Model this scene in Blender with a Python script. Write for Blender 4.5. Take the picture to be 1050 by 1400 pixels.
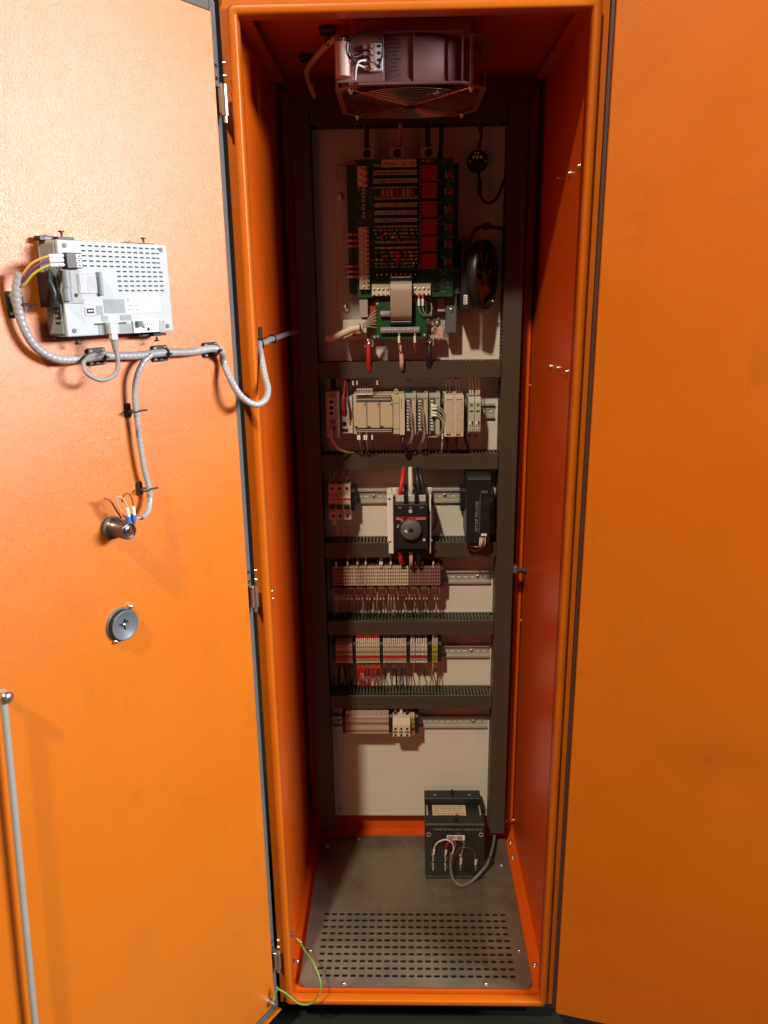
import bpy, bmesh, math, random
from mathutils import Vector, Matrix
for o in list(bpy.data.objects): bpy.data.objects.remove(o, do_unlink=True)
S = bpy.context.scene
C = S.collection
rnd = random.Random(7)
# ------------------------------------------------------------------ camera
cam = bpy.data.cameras.new('Camera'); cam_o = bpy.data.objects.new('Camera', cam); C.objects.link(cam_o)
cam.sensor_fit = 'HORIZONTAL'; cam.sensor_width = 36.0; cam.lens = 36.0*1057.5/1050.0
cam.clip_start = 0.02; cam.clip_end = 60
yaw, pit, rol = -0.0245, 0.2750, -0.0133
fw = Vector((math.sin(yaw)*math.cos(pit), math.cos(yaw)*math.cos(pit), -math.sin(pit)))
rt = Vector((math.cos(yaw), -math.sin(yaw), 0)); up = rt.cross(fw)
rt2 = rt*math.cos(rol)+up*math.sin(rol); up2 = -rt*math.sin(rol)+up*math.cos(rol)
cam_o.matrix_world = Matrix(((rt2.x, up2.x, -fw.x, -0.0226), (rt2.y, up2.y, -fw.y, -1.3351), (rt2.z, up2.z, -fw.z, 1.5006), (0, 0, 0, 1)))
S.camera = cam_o
# ------------------------------------------------------------------ world and lamps
w = bpy.data.worlds.new('World'); S.world = w; w.use_nodes = True
bg = w.node_tree.nodes['Background']; bg.inputs[0].default_value = (1.0, 0.93, 0.85, 1); bg.inputs[1].default_value = 0.016
def area(name, loc, target, size, power, color, shape='DISK', size_y=None):
    l = bpy.data.lights.new(name, 'AREA'); l.shape = shape; l.size = size
    if size_y: l.size_y = size_y
    l.energy = power; l.color = color
    o = bpy.data.objects.new(name, l); C.objects.link(o); o.location = loc
    o.rotation_euler = (Vector(target)-Vector(loc)).to_track_quat('-Z', 'Y').to_euler()
    return o
area('work_lamp', (2.72, -1.10, 2.16), (-0.35, -0.15, 1.45), 1.20, 215, (0.92, 0.94, 1.0), 'RECTANGLE', 0.50)
area('ceiling_lamp', (-1.27, -3.80, 5.42), (0.1, 0.3, 0.9), 0.28, 315, (1.0, 0.86, 0.64))
S.view_settings.view_transform = 'Standard'; S.view_settings.look = 'None'
S.view_settings.exposure = 0.0; S.view_settings.gamma = 1.0
S.render.resolution_x = 768; S.render.resolution_y = 1024
S.render.engine = 'CYCLES'

# ------------------------------------------------------------------ materials
MT = {}
def mat(name, col, rough=0.5, metal=0.0, bump=None, var=0.0, vscale=12.0, spec=0.5, coat=0.0, trans=0.0, alpha=1.0, rvar=0.0, detail=4.0, dirt=None, coat_rough=0.2):
    m = bpy.data.materials.new(name); m.use_nodes = True; nt = m.node_tree; N = nt.nodes; L = nt.links
    b = N['Principled BSDF']
    b.inputs['Base Color'].default_value = (*col, 1); b.inputs['Roughness'].default_value = rough; b.inputs['Metallic'].default_value = metal
    b.inputs['Specular IOR Level'].default_value = spec; b.inputs['Coat Weight'].default_value = coat; b.inputs['Coat Roughness'].default_value = coat_rough
    b.inputs['Transmission Weight'].default_value = trans; b.inputs['Alpha'].default_value = alpha
    tc = N.new('ShaderNodeTexCoord')
    if var or rvar:
        n = N.new('ShaderNodeTexNoise'); n.inputs['Scale'].default_value = vscale; n.inputs['Detail'].default_value = detail; n.inputs['Roughness'].default_value = 0.6
        L.new(tc.outputs['Object'], n.inputs['Vector'])
        if var:
            r = N.new('ShaderNodeMix'); r.data_type = 'RGBA'
            r.inputs[6].default_value = (*[c*(1-var) for c in col], 1); r.inputs[7].default_value = (*[min(1, c*(1+var)) for c in col], 1)
            L.new(n.outputs['Fac'], r.inputs[0]); L.new(r.outputs[2], b.inputs['Base Color'])
        if rvar:
            mr = N.new('ShaderNodeMapRange'); mr.inputs['From Min'].default_value = 0.3; mr.inputs['From Max'].default_value = 0.7
            mr.inputs['To Min'].default_value = max(0.02, rough-rvar); mr.inputs['To Max'].default_value = min(1, rough+rvar)
            L.new(n.outputs['Fac'], mr.inputs['Value']); L.new(mr.outputs[0], b.inputs['Roughness'])
    if bump:
        sc, st, dist = bump
        n2 = N.new('ShaderNodeTexNoise'); n2.inputs['Scale'].default_value = sc; n2.inputs['Detail'].default_value = 2.0
        L.new(tc.outputs['Object'], n2.inputs['Vector'])
        bp = N.new('ShaderNodeBump'); bp.inputs['Strength'].default_value = st; bp.inputs['Distance'].default_value = dist
        L.new(n2.outputs['Fac'], bp.inputs['Height']); L.new(bp.outputs[0], b.inputs['Normal'])
        if coat: L.new(bp.outputs[0], b.inputs['Coat Normal'])
    if dirt:        # sparse smudges and rub marks: slightly darker, duller patches with a shape of their own
        n3 = N.new('ShaderNodeTexNoise'); n3.inputs['Scale'].default_value = dirt[0]; n3.inputs['Detail'].default_value = 9.0; n3.inputs['Roughness'].default_value = 0.68; n3.inputs['Distortion'].default_value = 0.6
        L.new(tc.outputs['Object'], n3.inputs['Vector'])
        m3 = N.new('ShaderNodeMapRange'); m3.inputs['From Min'].default_value = 0.54; m3.inputs['From Max'].default_value = 0.74; m3.inputs['To Max'].default_value = dirt[1]
        L.new(n3.outputs['Fac'], m3.inputs['Value'])
        mx = N.new('ShaderNodeMix'); mx.data_type = 'RGBA'; mx.inputs[7].default_value = (col[0]*0.55, col[1]*0.6+0.01, col[2]*0.6+0.008, 1)
        src = b.inputs['Base Color'].links[0].from_socket if b.inputs['Base Color'].links else None
        if src: L.new(src, mx.inputs[6])
        else: mx.inputs[6].default_value = (*col, 1)
        L.new(m3.outputs[0], mx.inputs[0]); L.new(mx.outputs[2], b.inputs['Base Color'])
    MT[name] = m
    return m
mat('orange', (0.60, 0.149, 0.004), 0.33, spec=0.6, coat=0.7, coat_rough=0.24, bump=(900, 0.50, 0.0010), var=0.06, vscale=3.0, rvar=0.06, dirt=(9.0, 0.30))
mat('orange_smooth', (0.50, 0.108, 0.003), 0.38, spec=0.3, bump=(560, 0.20, 0.001), var=0.08, vscale=3.0, rvar=0.07, dirt=(7.0, 0.34))  # left door's paint, toned down for the less lit right door and rim
mat('orange_wall', (0.60, 0.084, 0.002), 0.33, bump=(300, 0.14, 0.001), var=0.06, vscale=5.0, dirt=(8.0, 0.40))  # same cabinet paint, reddened to carry the bounced light inside
mat('foam', (0.105, 0.100, 0.092), 0.92, bump=(700, 0.5, 0.001), var=0.18, vscale=160)
mat('plate', (0.64, 0.60, 0.53), 0.42, bump=(400, 0.08, 0.001), var=0.07, vscale=6.0, dirt=(11.0, 0.22))
mat('duct', (0.075, 0.063, 0.044), 0.48, bump=(90, 0.05, 0.001), var=0.10, vscale=9.0)
mat('duct_lid', (0.058, 0.046, 0.031), 0.42, bump=(40, 0.06, 0.002), var=0.15, vscale=8.0, dirt=(30.0, 0.5))
mat('rail', (0.46, 0.44, 0.385), 0.38, metal=0.35, var=0.10, vscale=40)
mat('zinc', (0.66, 0.65, 0.62), 0.28, metal=0.95, var=0.14, vscale=160)
mat('chrome', (0.80, 0.79, 0.77), 0.16, metal=1.0, var=0.06, vscale=80)
mat('steel_floor', (0.245, 0.215, 0.155), 0.38, metal=0.6, bump=(40, 0.14, 0.002), var=0.55, vscale=9.0, rvar=0.13, detail=7, dirt=(16.0, 0.75))
mat('alu', (0.27, 0.135, 0.118), 0.5, metal=0.25, var=0.10, vscale=25)
mat('steel_dark', (0.52, 0.44, 0.42), 0.25, metal=0.9, var=0.1, vscale=60)
mat('gunmetal', (0.14, 0.10, 0.085), 0.3, metal=0.6, var=0.1, vscale=80)
mat('disc_grey', (0.12, 0.135, 0.15), 0.4, var=0.08, vscale=50)
mat('black', (0.012, 0.012, 0.012), 0.42, var=0.25, vscale=60)
mat('black_rubber', (0.016, 0.015, 0.014), 0.75, var=0.2, vscale=90)
mat('charcoal', (0.018, 0.0165, 0.0145), 0.40, bump=(600, 0.1, 0.0005), var=0.15, vscale=40)
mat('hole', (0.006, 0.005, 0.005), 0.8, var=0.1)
mat('cream', (0.52, 0.45, 0.30), 0.45, var=0.06, vscale=30)
mat('beige', (0.50, 0.42, 0.31), 0.5, var=0.10, vscale=60)
mat('beige_pale', (0.62, 0.55, 0.43), 0.5, var=0.08, vscale=60)
mat('greygreen', (0.42, 0.45, 0.38), 0.45, var=0.08, vscale=40)
mat('grey', (0.33, 0.31, 0.30), 0.5, var=0.08, vscale=40)
mat('grey_dark', (0.10, 0.105, 0.11), 0.5, var=0.1, vscale=40)
mat('grey_blue', (0.22, 0.25, 0.28), 0.42, var=0.08, vscale=50)
mat('grey_light', (0.55, 0.52, 0.50), 0.45, var=0.06, vscale=40)
mat('hmi', (0.40, 0.425, 0.42), 0.42, bump=(900, 0.06, 0.0004), var=0.03, vscale=20)
mat('hmi_patch', (0.22, 0.25, 0.26), 0.45, var=0.03, vscale=20)
mat('white', (0.78, 0.76, 0.72), 0.5, var=0.04, vscale=60)
mat('paper', (0.80, 0.80, 0.77), 0.6, var=0.03, vscale=80)
mat('paper_tan', (0.58, 0.47, 0.30), 0.6, var=0.08, vscale=60)
mat('ink', (0.02, 0.02, 0.02), 0.7, var=0.1)
mat('ink_glint_white', (0.84, 0.82, 0.76), 0.6, var=0.1)  # white print, also paints the glints on pins and solder
mat('ink_grey', (0.30, 0.29, 0.26), 0.6, var=0.1)
mat('pcb', (0.018, 0.072, 0.030), 0.38, bump=(500, 0.1, 0.0005), var=0.35, vscale=220)
mat('pcb_bright', (0.014, 0.070, 0.022), 0.38, var=0.30, vscale=200)
mat('red', (0.46, 0.018, 0.014), 0.42, var=0.08, vscale=60)
mat('red_relay', (0.30, 0.018, 0.024), 0.35, var=0.08, vscale=60)
mat('red_wire', (0.52, 0.020, 0.015), 0.45, var=0.1, vscale=60)
mat('red_brown', (0.34, 0.045, 0.016), 0.5, var=0.15, vscale=80)
mat('brown', (0.085, 0.032, 0.018), 0.5, var=0.2, vscale=80)
mat('purple', (0.12, 0.045, 0.13), 0.45, var=0.1)
mat('wire_black', (0.014, 0.012, 0.012), 0.45, var=0.2, vscale=80)
mat('wire_grey', (0.27, 0.255, 0.23), 0.5, var=0.1, vscale=80)
mat('wire_pink', (0.56, 0.35, 0.28), 0.5, var=0.08, vscale=80)
mat('wire_white', (0.66, 0.63, 0.58), 0.5, var=0.06, vscale=80)
mat('yellow', (0.42, 0.35, 0.04), 0.5, var=0.08)
mat('orange_part', (0.62, 0.30, 0.06), 0.45, var=0.1)
mat('green_wire', (0.16, 0.27, 0.04), 0.45, var=0.1)
mat('blue', (0.035, 0.15, 0.42), 0.4, var=0.1)
mat('cable_grey', (0.15, 0.14, 0.13), 0.45, var=0.1, vscale=80)
mat('spiral', (0.38, 0.365, 0.355), 0.28, var=0.10, vscale=60, trans=0.12)
mat('ribbon', (0.36, 0.29, 0.22), 0.42, var=0.06, vscale=80)
mat('clear', (0.66, 0.66, 0.66), 0.10, alpha=0.34, var=0.02)
mat('clear_cap', (0.78, 0.80, 0.80), 0.15, alpha=0.35, var=0.02)
mat('plinth', (0.004, 0.0042, 0.004), 0.7, var=0.3)
mat('ground', (0.009, 0.014, 0.008), 0.85, bump=(260, 0.6, 0.003), var=0.6, vscale=190)

# ------------------------------------------------------------------ mesh helpers
WM = {None: Matrix.Identity(4)}
class MB:
    def __init__(s, T=None): s.v = []; s.f = []; s.m = []; s.sm = []; s.T = T; s.k = 0
    def add(s, vs, fs, smooth=False):
        n = len(s.v)
        for p in vs:
            p = Vector(p); s.v.append(s.T @ p if s.T else p)
        for f in fs: s.f.append([i+n for i in f]); s.m.append(s.k); s.sm.append(smooth)
        return s
    def mat(s, k): s.k = k; return s
    def box(s, x0, x1, y0, y1, z0, z1):
        return s.add([(x0, y0, z0), (x1, y0, z0), (x1, y1, z0), (x0, y1, z0), (x0, y0, z1), (x1, y0, z1), (x1, y1, z1), (x0, y1, z1)],
              [(0, 3, 2, 1), (4, 5, 6, 7), (0, 1, 5, 4), (1, 2, 6, 5), (2, 3, 7, 6), (3, 0, 4, 7)])
    def prism(s, pts, a0, a1, axis='y'):     # polygon extruded along an axis; pts are the two other coordinates in order
        n = len(pts)
        def P(p, a): return (p[0], a, p[1]) if axis == 'y' else ((a, p[0], p[1]) if axis == 'x' else (p[0], p[1], a))
        return s.add([P(p, a0) for p in pts]+[P(p, a1) for p in pts],
              [tuple(range(n))[::-1], tuple(range(n, 2*n))]+[(i, (i+1) % n, n+(i+1) % n, n+i) for i in range(n)])
    def frame(s, c, d):
        d = Vector(d).normalized(); a = Vector((0, 0, 1)) if abs(d.z) < 0.9 else Vector((1, 0, 0))
        u = d.cross(a).normalized(); return d, u, d.cross(u)
    def cyl(s, p0, p1, r, n=14, r2=None, cap=True):
        p0 = Vector(p0); p1 = Vector(p1); r2 = r if r2 is None else r2
        d, u, w_ = s.frame(p0, p1-p0)
        A = [p0+(u*math.cos(2*math.pi*i/n)+w_*math.sin(2*math.pi*i/n))*r for i in range(n)]
        B = [p1+(u*math.cos(2*math.pi*i/n)+w_*math.sin(2*math.pi*i/n))*r2 for i in range(n)]
        s.add(A+B, [(i, (i+1) % n, n+(i+1) % n, n+i) for i in range(n)], True)
        if cap: s.add(A, [tuple(range(n))[::-1]]); s.add(B, [tuple(range(n))])
        return s
    def lathe(s, c, d, prof, n=28, smooth=True):   # prof: (radius, along)
        c = Vector(c); d, u, w_ = s.frame(c, d); vs = []
        for r, h in prof:
            for i in range(n):
                t = 2*math.pi*i/n; vs.append(c+d*h+(u*math.cos(t)+w_*math.sin(t))*max(r, 1e-5))
        fs = []
        for k in range(len(prof)-1):
            for i in range(n): fs.append((k*n+i, k*n+(i+1) % n, (k+1)*n+(i+1) % n, (k+1)*n+i))
        return s.add(vs, fs, smooth)
    def torus(s, c, d, R, r, n=28, k=6):
        c = Vector(c); d, u, w_ = s.frame(c, d); vs = []; fs = []
        for i in range(n):
            t = 2*math.pi*i/n; e = u*math.cos(t)+w_*math.sin(t)
            for j in range(k):
                q = 2*math.pi*j/k; vs.append(c+e*(R+r*math.cos(q))+d*r*math.sin(q))
        for i in range(n):
            for j in range(k): fs.append((i*k+j, ((i+1) % n)*k+j, ((i+1) % n)*k+(j+1) % k, i*k+(j+1) % k))
        return s.add(vs, fs, True)
    def tube(s, pts, r, n=7, step=0.006, spiral=None, cap=True, tilt=True):
        P = smooth_path([Vector(p) for p in pts], 0.0014 if spiral else step)
        vs = []; fs = []; prev = None; L = 0
        for i, p in enumerate(P):
            d = (P[min(i+1, len(P)-1)]-P[max(i-1, 0)]).normalized()
            if prev is None: _, u, w_ = s.frame(p, d)
            else:
                u = (prev-d*prev.dot(d)).normalized(); w_ = d.cross(u)
            prev = u
            if i: L += (P[i]-P[i-1]).length
            for j in range(n):
                t = 2*math.pi*j/n; rr = r
                if spiral:
                    ph = (L/spiral + j/n) % 1.0; rr = r*(0.86 if ph < 0.16 else 1.0)
                vs.append(p+(u*math.cos(t)+w_*math.sin(t))*rr)
        m = len(P)
        for i in range(m-1):
            for j in range(n): fs.append((i*n+j, i*n+(j+1) % n, (i+1)*n+(j+1) % n, (i+1)*n+j))
        s.add(vs, fs, True)
        if cap: s.add(vs[:n], [tuple(range(n))[::-1]]); s.add(vs[-n:], [tuple(range(n))])
        return s
    def text(s, t, size, org, ux, uz, depth=0.0003, align='l', sx=1.0):
        vs, fs, wd = glyphs(t); org = Vector(org); ux = Vector(ux); uz = Vector(uz); nrm = ux.cross(uz)
        off = 0 if align == 'l' else -wd/2
        return s.add([org+ux*(p[0]+off)*size*sx+uz*p[1]*size+nrm*depth for p in vs], fs)
    def build(s, name, mats, parent=None, bevel=0.0, seg=1, recalc=True):
        me = bpy.data.meshes.new(name)
        inv = WM[parent].inverted()
        me.from_pydata([inv @ p for p in s.v], [], s.f)
        if isinstance(mats, str): mats = [mats]
        for q in mats: me.materials.append(MT[q])
        me.polygons.foreach_set('material_index', [min(k, len(mats)-1) for k in s.m]); me.polygons.foreach_set('use_smooth', s.sm)
        if recalc or bevel:
            bm = bmesh.new(); bm.from_mesh(me)
            if bevel:
                ed = [e for e in bm.edges if len(e.link_faces) == 2 and e.calc_face_angle(0) > 0.5]
                bmesh.ops.bevel(bm, geom=ed, offset=bevel, segments=seg, affect='EDGES', clamp_overlap=True, profile=0.5)
            if recalc: bmesh.ops.recalc_face_normals(bm, faces=bm.faces)
            bm.to_mesh(me); bm.free()
        me.update()
        return put(name, me, parent)
def put(name, me, parent=None, loc=None):
    o = bpy.data.objects.new(name, me); C.objects.link(o)
    if parent: o.parent = parent
    if loc is not None: o.location = loc
    WM[o] = WM[parent] @ (Matrix.Translation(Vector(loc)) if loc is not None else Matrix.Identity(4))
    return o
def smooth_path(P, step):
    if len(P) < 3:
        n = max(1, int((P[1]-P[0]).length/step)); return [P[0].lerp(P[1], i/n) for i in range(n+1)]
    out = []
    Q = [P[0]*2-P[1]]+P+[P[-1]*2-P[-2]]
    for i in range(1, len(Q)-2):
        a, b, c, d = Q[i-1:i+3]; n = max(2, int((c-b).length/step))
        for k in range(n):
            t = k/n
            out.append(0.5*((2*b)+(c-a)*t+(2*a-5*b+4*c-d)*t*t+(3*b-a-3*c+d)*t**3))
    out.append(P[-1]); return out
_g = {}
def glyphs(t):
    if t not in _g:
        cu = bpy.data.curves.new('t', 'FONT'); cu.body = t; cu.resolution_u = 2
        o = bpy.data.objects.new('t', cu); C.objects.link(o)
        dg = bpy.context.evaluated_depsgraph_get(); me = o.evaluated_get(dg).to_mesh()
        vs = [(v.co.x, v.co.y) for v in me.vertices]; fs = [tuple(p.vertices) for p in me.polygons]
        wd = max((v[0] for v in vs), default=0)
        o.evaluated_get(dg).to_mesh_clear(); bpy.data.objects.remove(o); bpy.data.curves.remove(cu)
        _g[t] = (vs, fs, wd)
    return _g[t]
TEXTS = ['PLC', 'Plaxxon     6   203', 'SITOP PSU100', 'TMM0-TE 400-230/1 1000VA 50Hz', '4.5A', '1', '2', '3', '4', '6', '230V', '400V', 'P. 8552',
         'PANEL UNIT 07', 'REV. 2017 MAX', 'TYPE 24V', 'CE', 'W1', 'I', '0', 'TRIP', '24VDC 2.5A', '~230V 50/60Hz', 'IP44  145W', 'C10', 'M']
for t in TEXTS: glyphs(t)
def tag(o, label=None, cat=None, group=None, kind=None):
    if label: o['label'] = label
    if cat: o['category'] = cat
    if group: o['group'] = group
    if kind: o['kind'] = kind
    return o
def thing(name, label, cat, loc, group=None):
    o = bpy.data.objects.new(name, None); C.objects.link(o); o.empty_display_size = 0.02
    o.location = loc; WM[o] = Matrix.Translation(Vector(loc))
    return tag(o, label, cat, group)
def bolt(mb, c, d, r=0.004, h=0.003):           # domed cross-head screw
    c = Vector(c); d = Vector(d).normalized()
    mb.lathe(c, d, [(r, 0), (r, h*0.4), (r*0.75, h*0.85), (r*0.3, h), (0, h*0.96)], 10)
    return mb

# ================================================================== setting
tag(MB().box(-4, 4, -4, 3, -0.16, -0.135).build('floor', 'ground'), kind='structure')

# ================================================================== cabinet
P = 0.52        # front of mounting plate
cab = thing('electrical_cabinet', 'tall orange steel electrical cabinet standing open, seen from the front', 'cabinet', (0, 0.28, -0.135))
def shell(x0, x1, y0, y1, z0, z1, name, m='orange_wall', bev=0.0): return MB().box(x0, x1, y0, y1, z0, z1).build(name, m, cab, bev)
shell(-0.300, -0.2872, 0.020, 0.565, -0.012, 1.962, 'side_wall')
shell(0.2872, 0.300, 0.020, 0.565, -0.012, 1.962, 'side_wall')
shell(-0.2871, 0.2871, 0.5575, 0.5649, 0.0, 1.948, 'back_wall')
shell(-0.2871, 0.2871, 0.0202, 0.5648, 1.948, 1.962, 'ceiling')
shell(-0.2871, 0.2871, 0.0202, 0.5574, -0.012, 0.0218, 'floor_pan')
# front rim: a rounded ring of sheet steel proud of the body, with its inner return
def ring(mb, xo, zo0, zo1, t, y0, y1, rc=0.010, ri=0.003, seg=5):
    def rr(x, z0, z1, r):
        pts = []
        for cx, cz, a0 in ((x-r, z1-r, 0), (-x+r, z1-r, 90), (-x+r, z0+r, 180), (x-r, z0+r, 270)):
            for k in range(seg+1):
                a = math.radians(a0+90*k/seg); pts.append((cx+r*math.cos(a), cz+r*math.sin(a)))
        return pts
    b = 0.0035
    loops = [(rr(xo, zo0, zo1, rc), y1), (rr(xo, zo0, zo1, rc), y0+b), (rr(xo-b*0.3, zo0+b*0.3, zo1-b*0.3, rc), y0+b*0.3), (rr(xo-b, zo0+b, zo1-b, rc), y0),
             (rr(xo-t+b, zo0+t-b, zo1-t+b, ri+.002), y0), (rr(xo-t+b*.3, zo0+t-b*.3, zo1-t+b*.3, ri), y0+b*.3), (rr(xo-t, zo0+t, zo1-t, ri), y0+b), (rr(xo-t, zo0+t, zo1-t, ri), y1)]
    n = len(loops[0][0]); vs = []; fs = []
    for pts, y in loops: vs += [(p[0], y, p[1]) for p in pts]
    m = len(loops)
    for k in range(m):
        for i in range(n): fs.append((k*n+i, k*n+(i+1) % n, ((k+1) % m)*n+(i+1) % n, ((k+1) % m)*n+i))
    return mb.add(vs, fs, True)
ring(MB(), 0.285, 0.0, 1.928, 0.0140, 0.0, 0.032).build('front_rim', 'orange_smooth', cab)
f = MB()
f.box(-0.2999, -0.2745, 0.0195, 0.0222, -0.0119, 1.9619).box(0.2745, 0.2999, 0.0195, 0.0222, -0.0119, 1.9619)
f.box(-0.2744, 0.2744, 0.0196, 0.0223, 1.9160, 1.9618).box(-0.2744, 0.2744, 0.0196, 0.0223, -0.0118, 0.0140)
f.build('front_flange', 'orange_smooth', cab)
for sx in (-1, 1):      # folded stiffening angle where wall meets ceiling, and the upright rail behind the plate
    a = sorted((sx*0.262, sx*0.2868)); MB().box(a[0], a[1], 0.034, 0.470, 1.930, 1.9325).build('corner_angle', 'orange_wall', cab, 0.0006)
    a = sorted((sx*0.2655, sx*0.2840)); MB().box(a[0], a[1], 0.540, 0.5570, 0.055, 1.930).build('mounting_rail', 'orange_wall', cab, 0.001)
MB().box(-0.265, 0.265, 0.11, 0.54, -0.134, -0.0125).build('plinth', 'plinth', cab, 0.002)
# gland plate with ten rows of slots, really punched
def gland():
    mb = MB(); z1, z0 = 0.0300, 0.0280
    X0, X1, Y0, Y1 = -0.258, 0.258, 0.0235, 0.516
    nx, ny = 24, 10; gx0, gx1, gy0, gy1 = -0.2245, 0.2265, 0.0400, 0.2385
    for zz in (z1,):
        c = 0.010
        mb.add([(X0+c, Y0, zz), (X1-c, Y0, zz), (X1, Y0+c, zz), (X1, gy0, zz), (X0, gy0, zz), (X0, Y0+c, zz)], [(0, 1, 2, 3, 4, 5)])
        mb.add([(X0, gy1, zz), (X1, gy1, zz), (X1, Y1, zz), (X0, Y1, zz)], [(0, 1, 2, 3)])
        mb.add([(X0, gy0, zz), (gx0, gy0, zz), (gx0, gy1, zz), (X0, gy1, zz)], [(0, 1, 2, 3)])
        mb.add([(gx1, gy0, zz), (X1, gy0, zz), (X1, gy1, zz), (gx1, gy1, zz)], [(0, 1, 2, 3)])
        dx = (gx1-gx0)/nx; dy = (gy1-gy0)/ny
        for i in range(nx):
            for j in range(ny):
                xa = gx0+i*dx; ya = gy0+j*dy; cx = xa+dx/2; cy = ya+dy/2; hw, hh, q = 0.0068, 0.0037, 0.0023
                o = [(xa, ya, zz), (xa+dx, ya, zz), (xa+dx, ya+dy, zz), (xa, ya+dy, zz)]
                h = [(cx-hw+q, cy-hh), (cx+hw-q, cy-hh), (cx+hw, cy-hh+q), (cx+hw, cy+hh-q), (cx+hw-q, cy+hh), (cx-hw+q, cy+hh), (cx-hw, cy+hh-q), (cx-hw, cy-hh+q)]
                vs = o+[(p[0], p[1], zz) for p in h]+[(p[0], p[1], z0) for p in h]
                fs = [(0, 1, 5, 4), (1, 6, 5), (1, 2, 7, 6), (2, 8, 7), (2, 3, 9, 8), (3, 10, 9), (3, 0, 11, 10), (0, 4, 11)]
                fs += [(4+k, 4+(k+1) % 8, 12+(k+1) % 8, 12+k) for k in range(8)]
                mb.add(vs, fs)
    for a, b in (((X0+.010, Y0), (X1-.010, Y0)), ((X1, Y0+.010), (X1, Y1)), ((X0, Y0+.010), (X0, Y1)), ((X0, Y0+.010), (X0+.010, Y0)), ((X1-.010, Y0), (X1, Y0+.010))):
        mb.add([(a[0], a[1], z1), (b[0], b[1], z1), (b[0], b[1], z0-.004), (a[0], a[1], z0-.004)], [(0, 1, 2, 3)])
    return mb
gp = gland().build('gland_plate', 'steel_floor', cab, recalc=False); tag(gp, 'dull steel floor plate with rows of slots at its front')
MB().box(-0.245, 0.245, 0.030, 0.245, 0.0219, 0.0223).build('slot_shade_sheet', 'hole', cab)  # near-black sheet added to put shade inside the slots
cr = MB()
for k in range(55):
    x, y = rnd.uniform(-.24, .24), rnd.uniform(.03, .5); r = rnd.uniform(.0004, .0013); cr.cyl((x, y, .0301), (x+rnd.uniform(-.003, .003), y+rnd.uniform(-.002, .002), .0301+r*.6), r, 5, r*.5)
tag(cr.build('dust_crumbs', 'brown', gp), kind='stuff')
for x, y in ((-0.244, 0.117), (-0.159, 0.029), (0.155, 0.031), (0.242, 0.121), (-0.236, 0.47), (-0.15, 0.5), (0.236, 0.40)):
    bolt(MB(), (x, y, 0.0300), (0, 0, 1), 0.0045, 0.004).build('bolt', 'zinc', gp)
for y, z in ((0.114, 1.708), (0.191, 1.707), (0.286, 1.712), (0.129, 1.357), (0.212, 1.356), (0.288, 1.352), (0.546, 0.060), (0.552, 1.283), (0.551, 0.670)):
    bolt(MB().cyl((0.2872, y, z), (0.2862, y, z), 0.0055, 10), (0.2862, y, z), (-1, 0, 0), 0.0036, 0.005).build('screw', 'zinc', cab)
for y, z in ((0.101, 1.825), (0.102, 1.808), (0.115, 0.928), (0.118, 0.910)):
    bolt(MB(), (-0.2872, y, z), (1, 0, 0), 0.0044, 0.004).build('screw', 'zinc', cab)
for x, y in ((0.273, 0.090), (-0.272, 0.095), (0.271, 0.44), (0.274, 0.5)):
    bolt(MB().cyl((x, y, 0.0218), (x, y, 0.0228), 0.007, 12), (x, y, 0.0228), (0, 0, 1), 0.0048, 0.005).build('bolt', 'zinc', cab)
# hinges: chrome knuckle with a pin, on the left flank
for z0, z1 in ((1.772, 1.816), (0.945, 0.985), (0.108, 0.150)):
    h = MB().cyl((-0.2955, -0.006, z0), (-0.2955, -0.006, z1), 0.0060, 14).cyl((-0.2955, -0.006, z0-0.010), (-0.2955, -0.006, z0), 0.0032, 10)
    h.box(-0.3045, -0.2975, -0.010, -0.002, z1-0.004, z1+0.001).box(-0.3040, -0.2995, -0.008, 0.012, z0+0.004, z1-0.005)
    h.cyl((-0.2945, -0.004, z1+0.012), (-0.2900, -0.004, z1+0.012), 0.003, 8).cyl((-0.2945, -0.004, z1+0.030), (-0.2900, -0.004, z1+0.030), 0.003, 8)
    h.build('hinge', 'zinc', cab, 0.0004)

# ---- left door, swung open about 124 degrees
a = math.radians(34)
TD = Matrix(((-math.sin(a), math.cos(a), 0, -0.305), (-math.cos(a), -math.sin(a), 0, -0.008), (0, 0, 1, 0), (0, 0, 0, 1)))
def D(u, w, z): return TD @ Vector((u, w, z))
DNv = (TD.to_3x3() @ Vector((0, 1, 0))); DUv = (TD.to_3x3() @ Vector((1, 0, 0)))
dm = MB(TD)
dm.box(-0.020, 0.590, -0.0310, -0.0280, -0.024, 1.946)
dm.box(0.587, 0.590, -0.0279, -0.006, -0.024, 1.946)
dm.box(-0.020, 0.5869, -0.0279, -0.004, -0.024, -0.0215).box(-0.020, 0.5869, -0.0279, -0.004, 1.9435, 1.946)
dm.box(-0.020, -0.0175, -0.0279, -0.018, -0.0214, 1.9434)
ldoor = dm.build('door', 'orange', cab); tag(ldoor, 'left door swung wide open, its rough painted inner side lit brightly')
MB(TD).box(0.003, 0.572, -0.0278, 0.0, 0.0165, 1.9150).build('inner_panel', 'orange', ldoor, 0.0012, 2)
g = MB(TD)
for u0, u1, z0, z1 in ((-0.0135, -0.001, -0.012, 1.934), (0.574, 0.585, -0.012, 1.934), (-0.001, 0.574, -0.012, 0.0005), (-0.001, 0.574, 1.9185, 1.934)):
    g.box(u0, u1, -0.026, -0.007, z0, z1)
g.build('gasket', 'foam', ldoor, 0.002, 2)
rod = MB(TD).tube([(0.4810, 0.020, 0.998), (0.4860, 0.020, 0.9), (0.5110, 0.020, 0.480), (0.536, 0.020, 0.03)], 0.0050, 12, 0.05)
rod.build('lock_rod', 'rail', ldoor)
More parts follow.
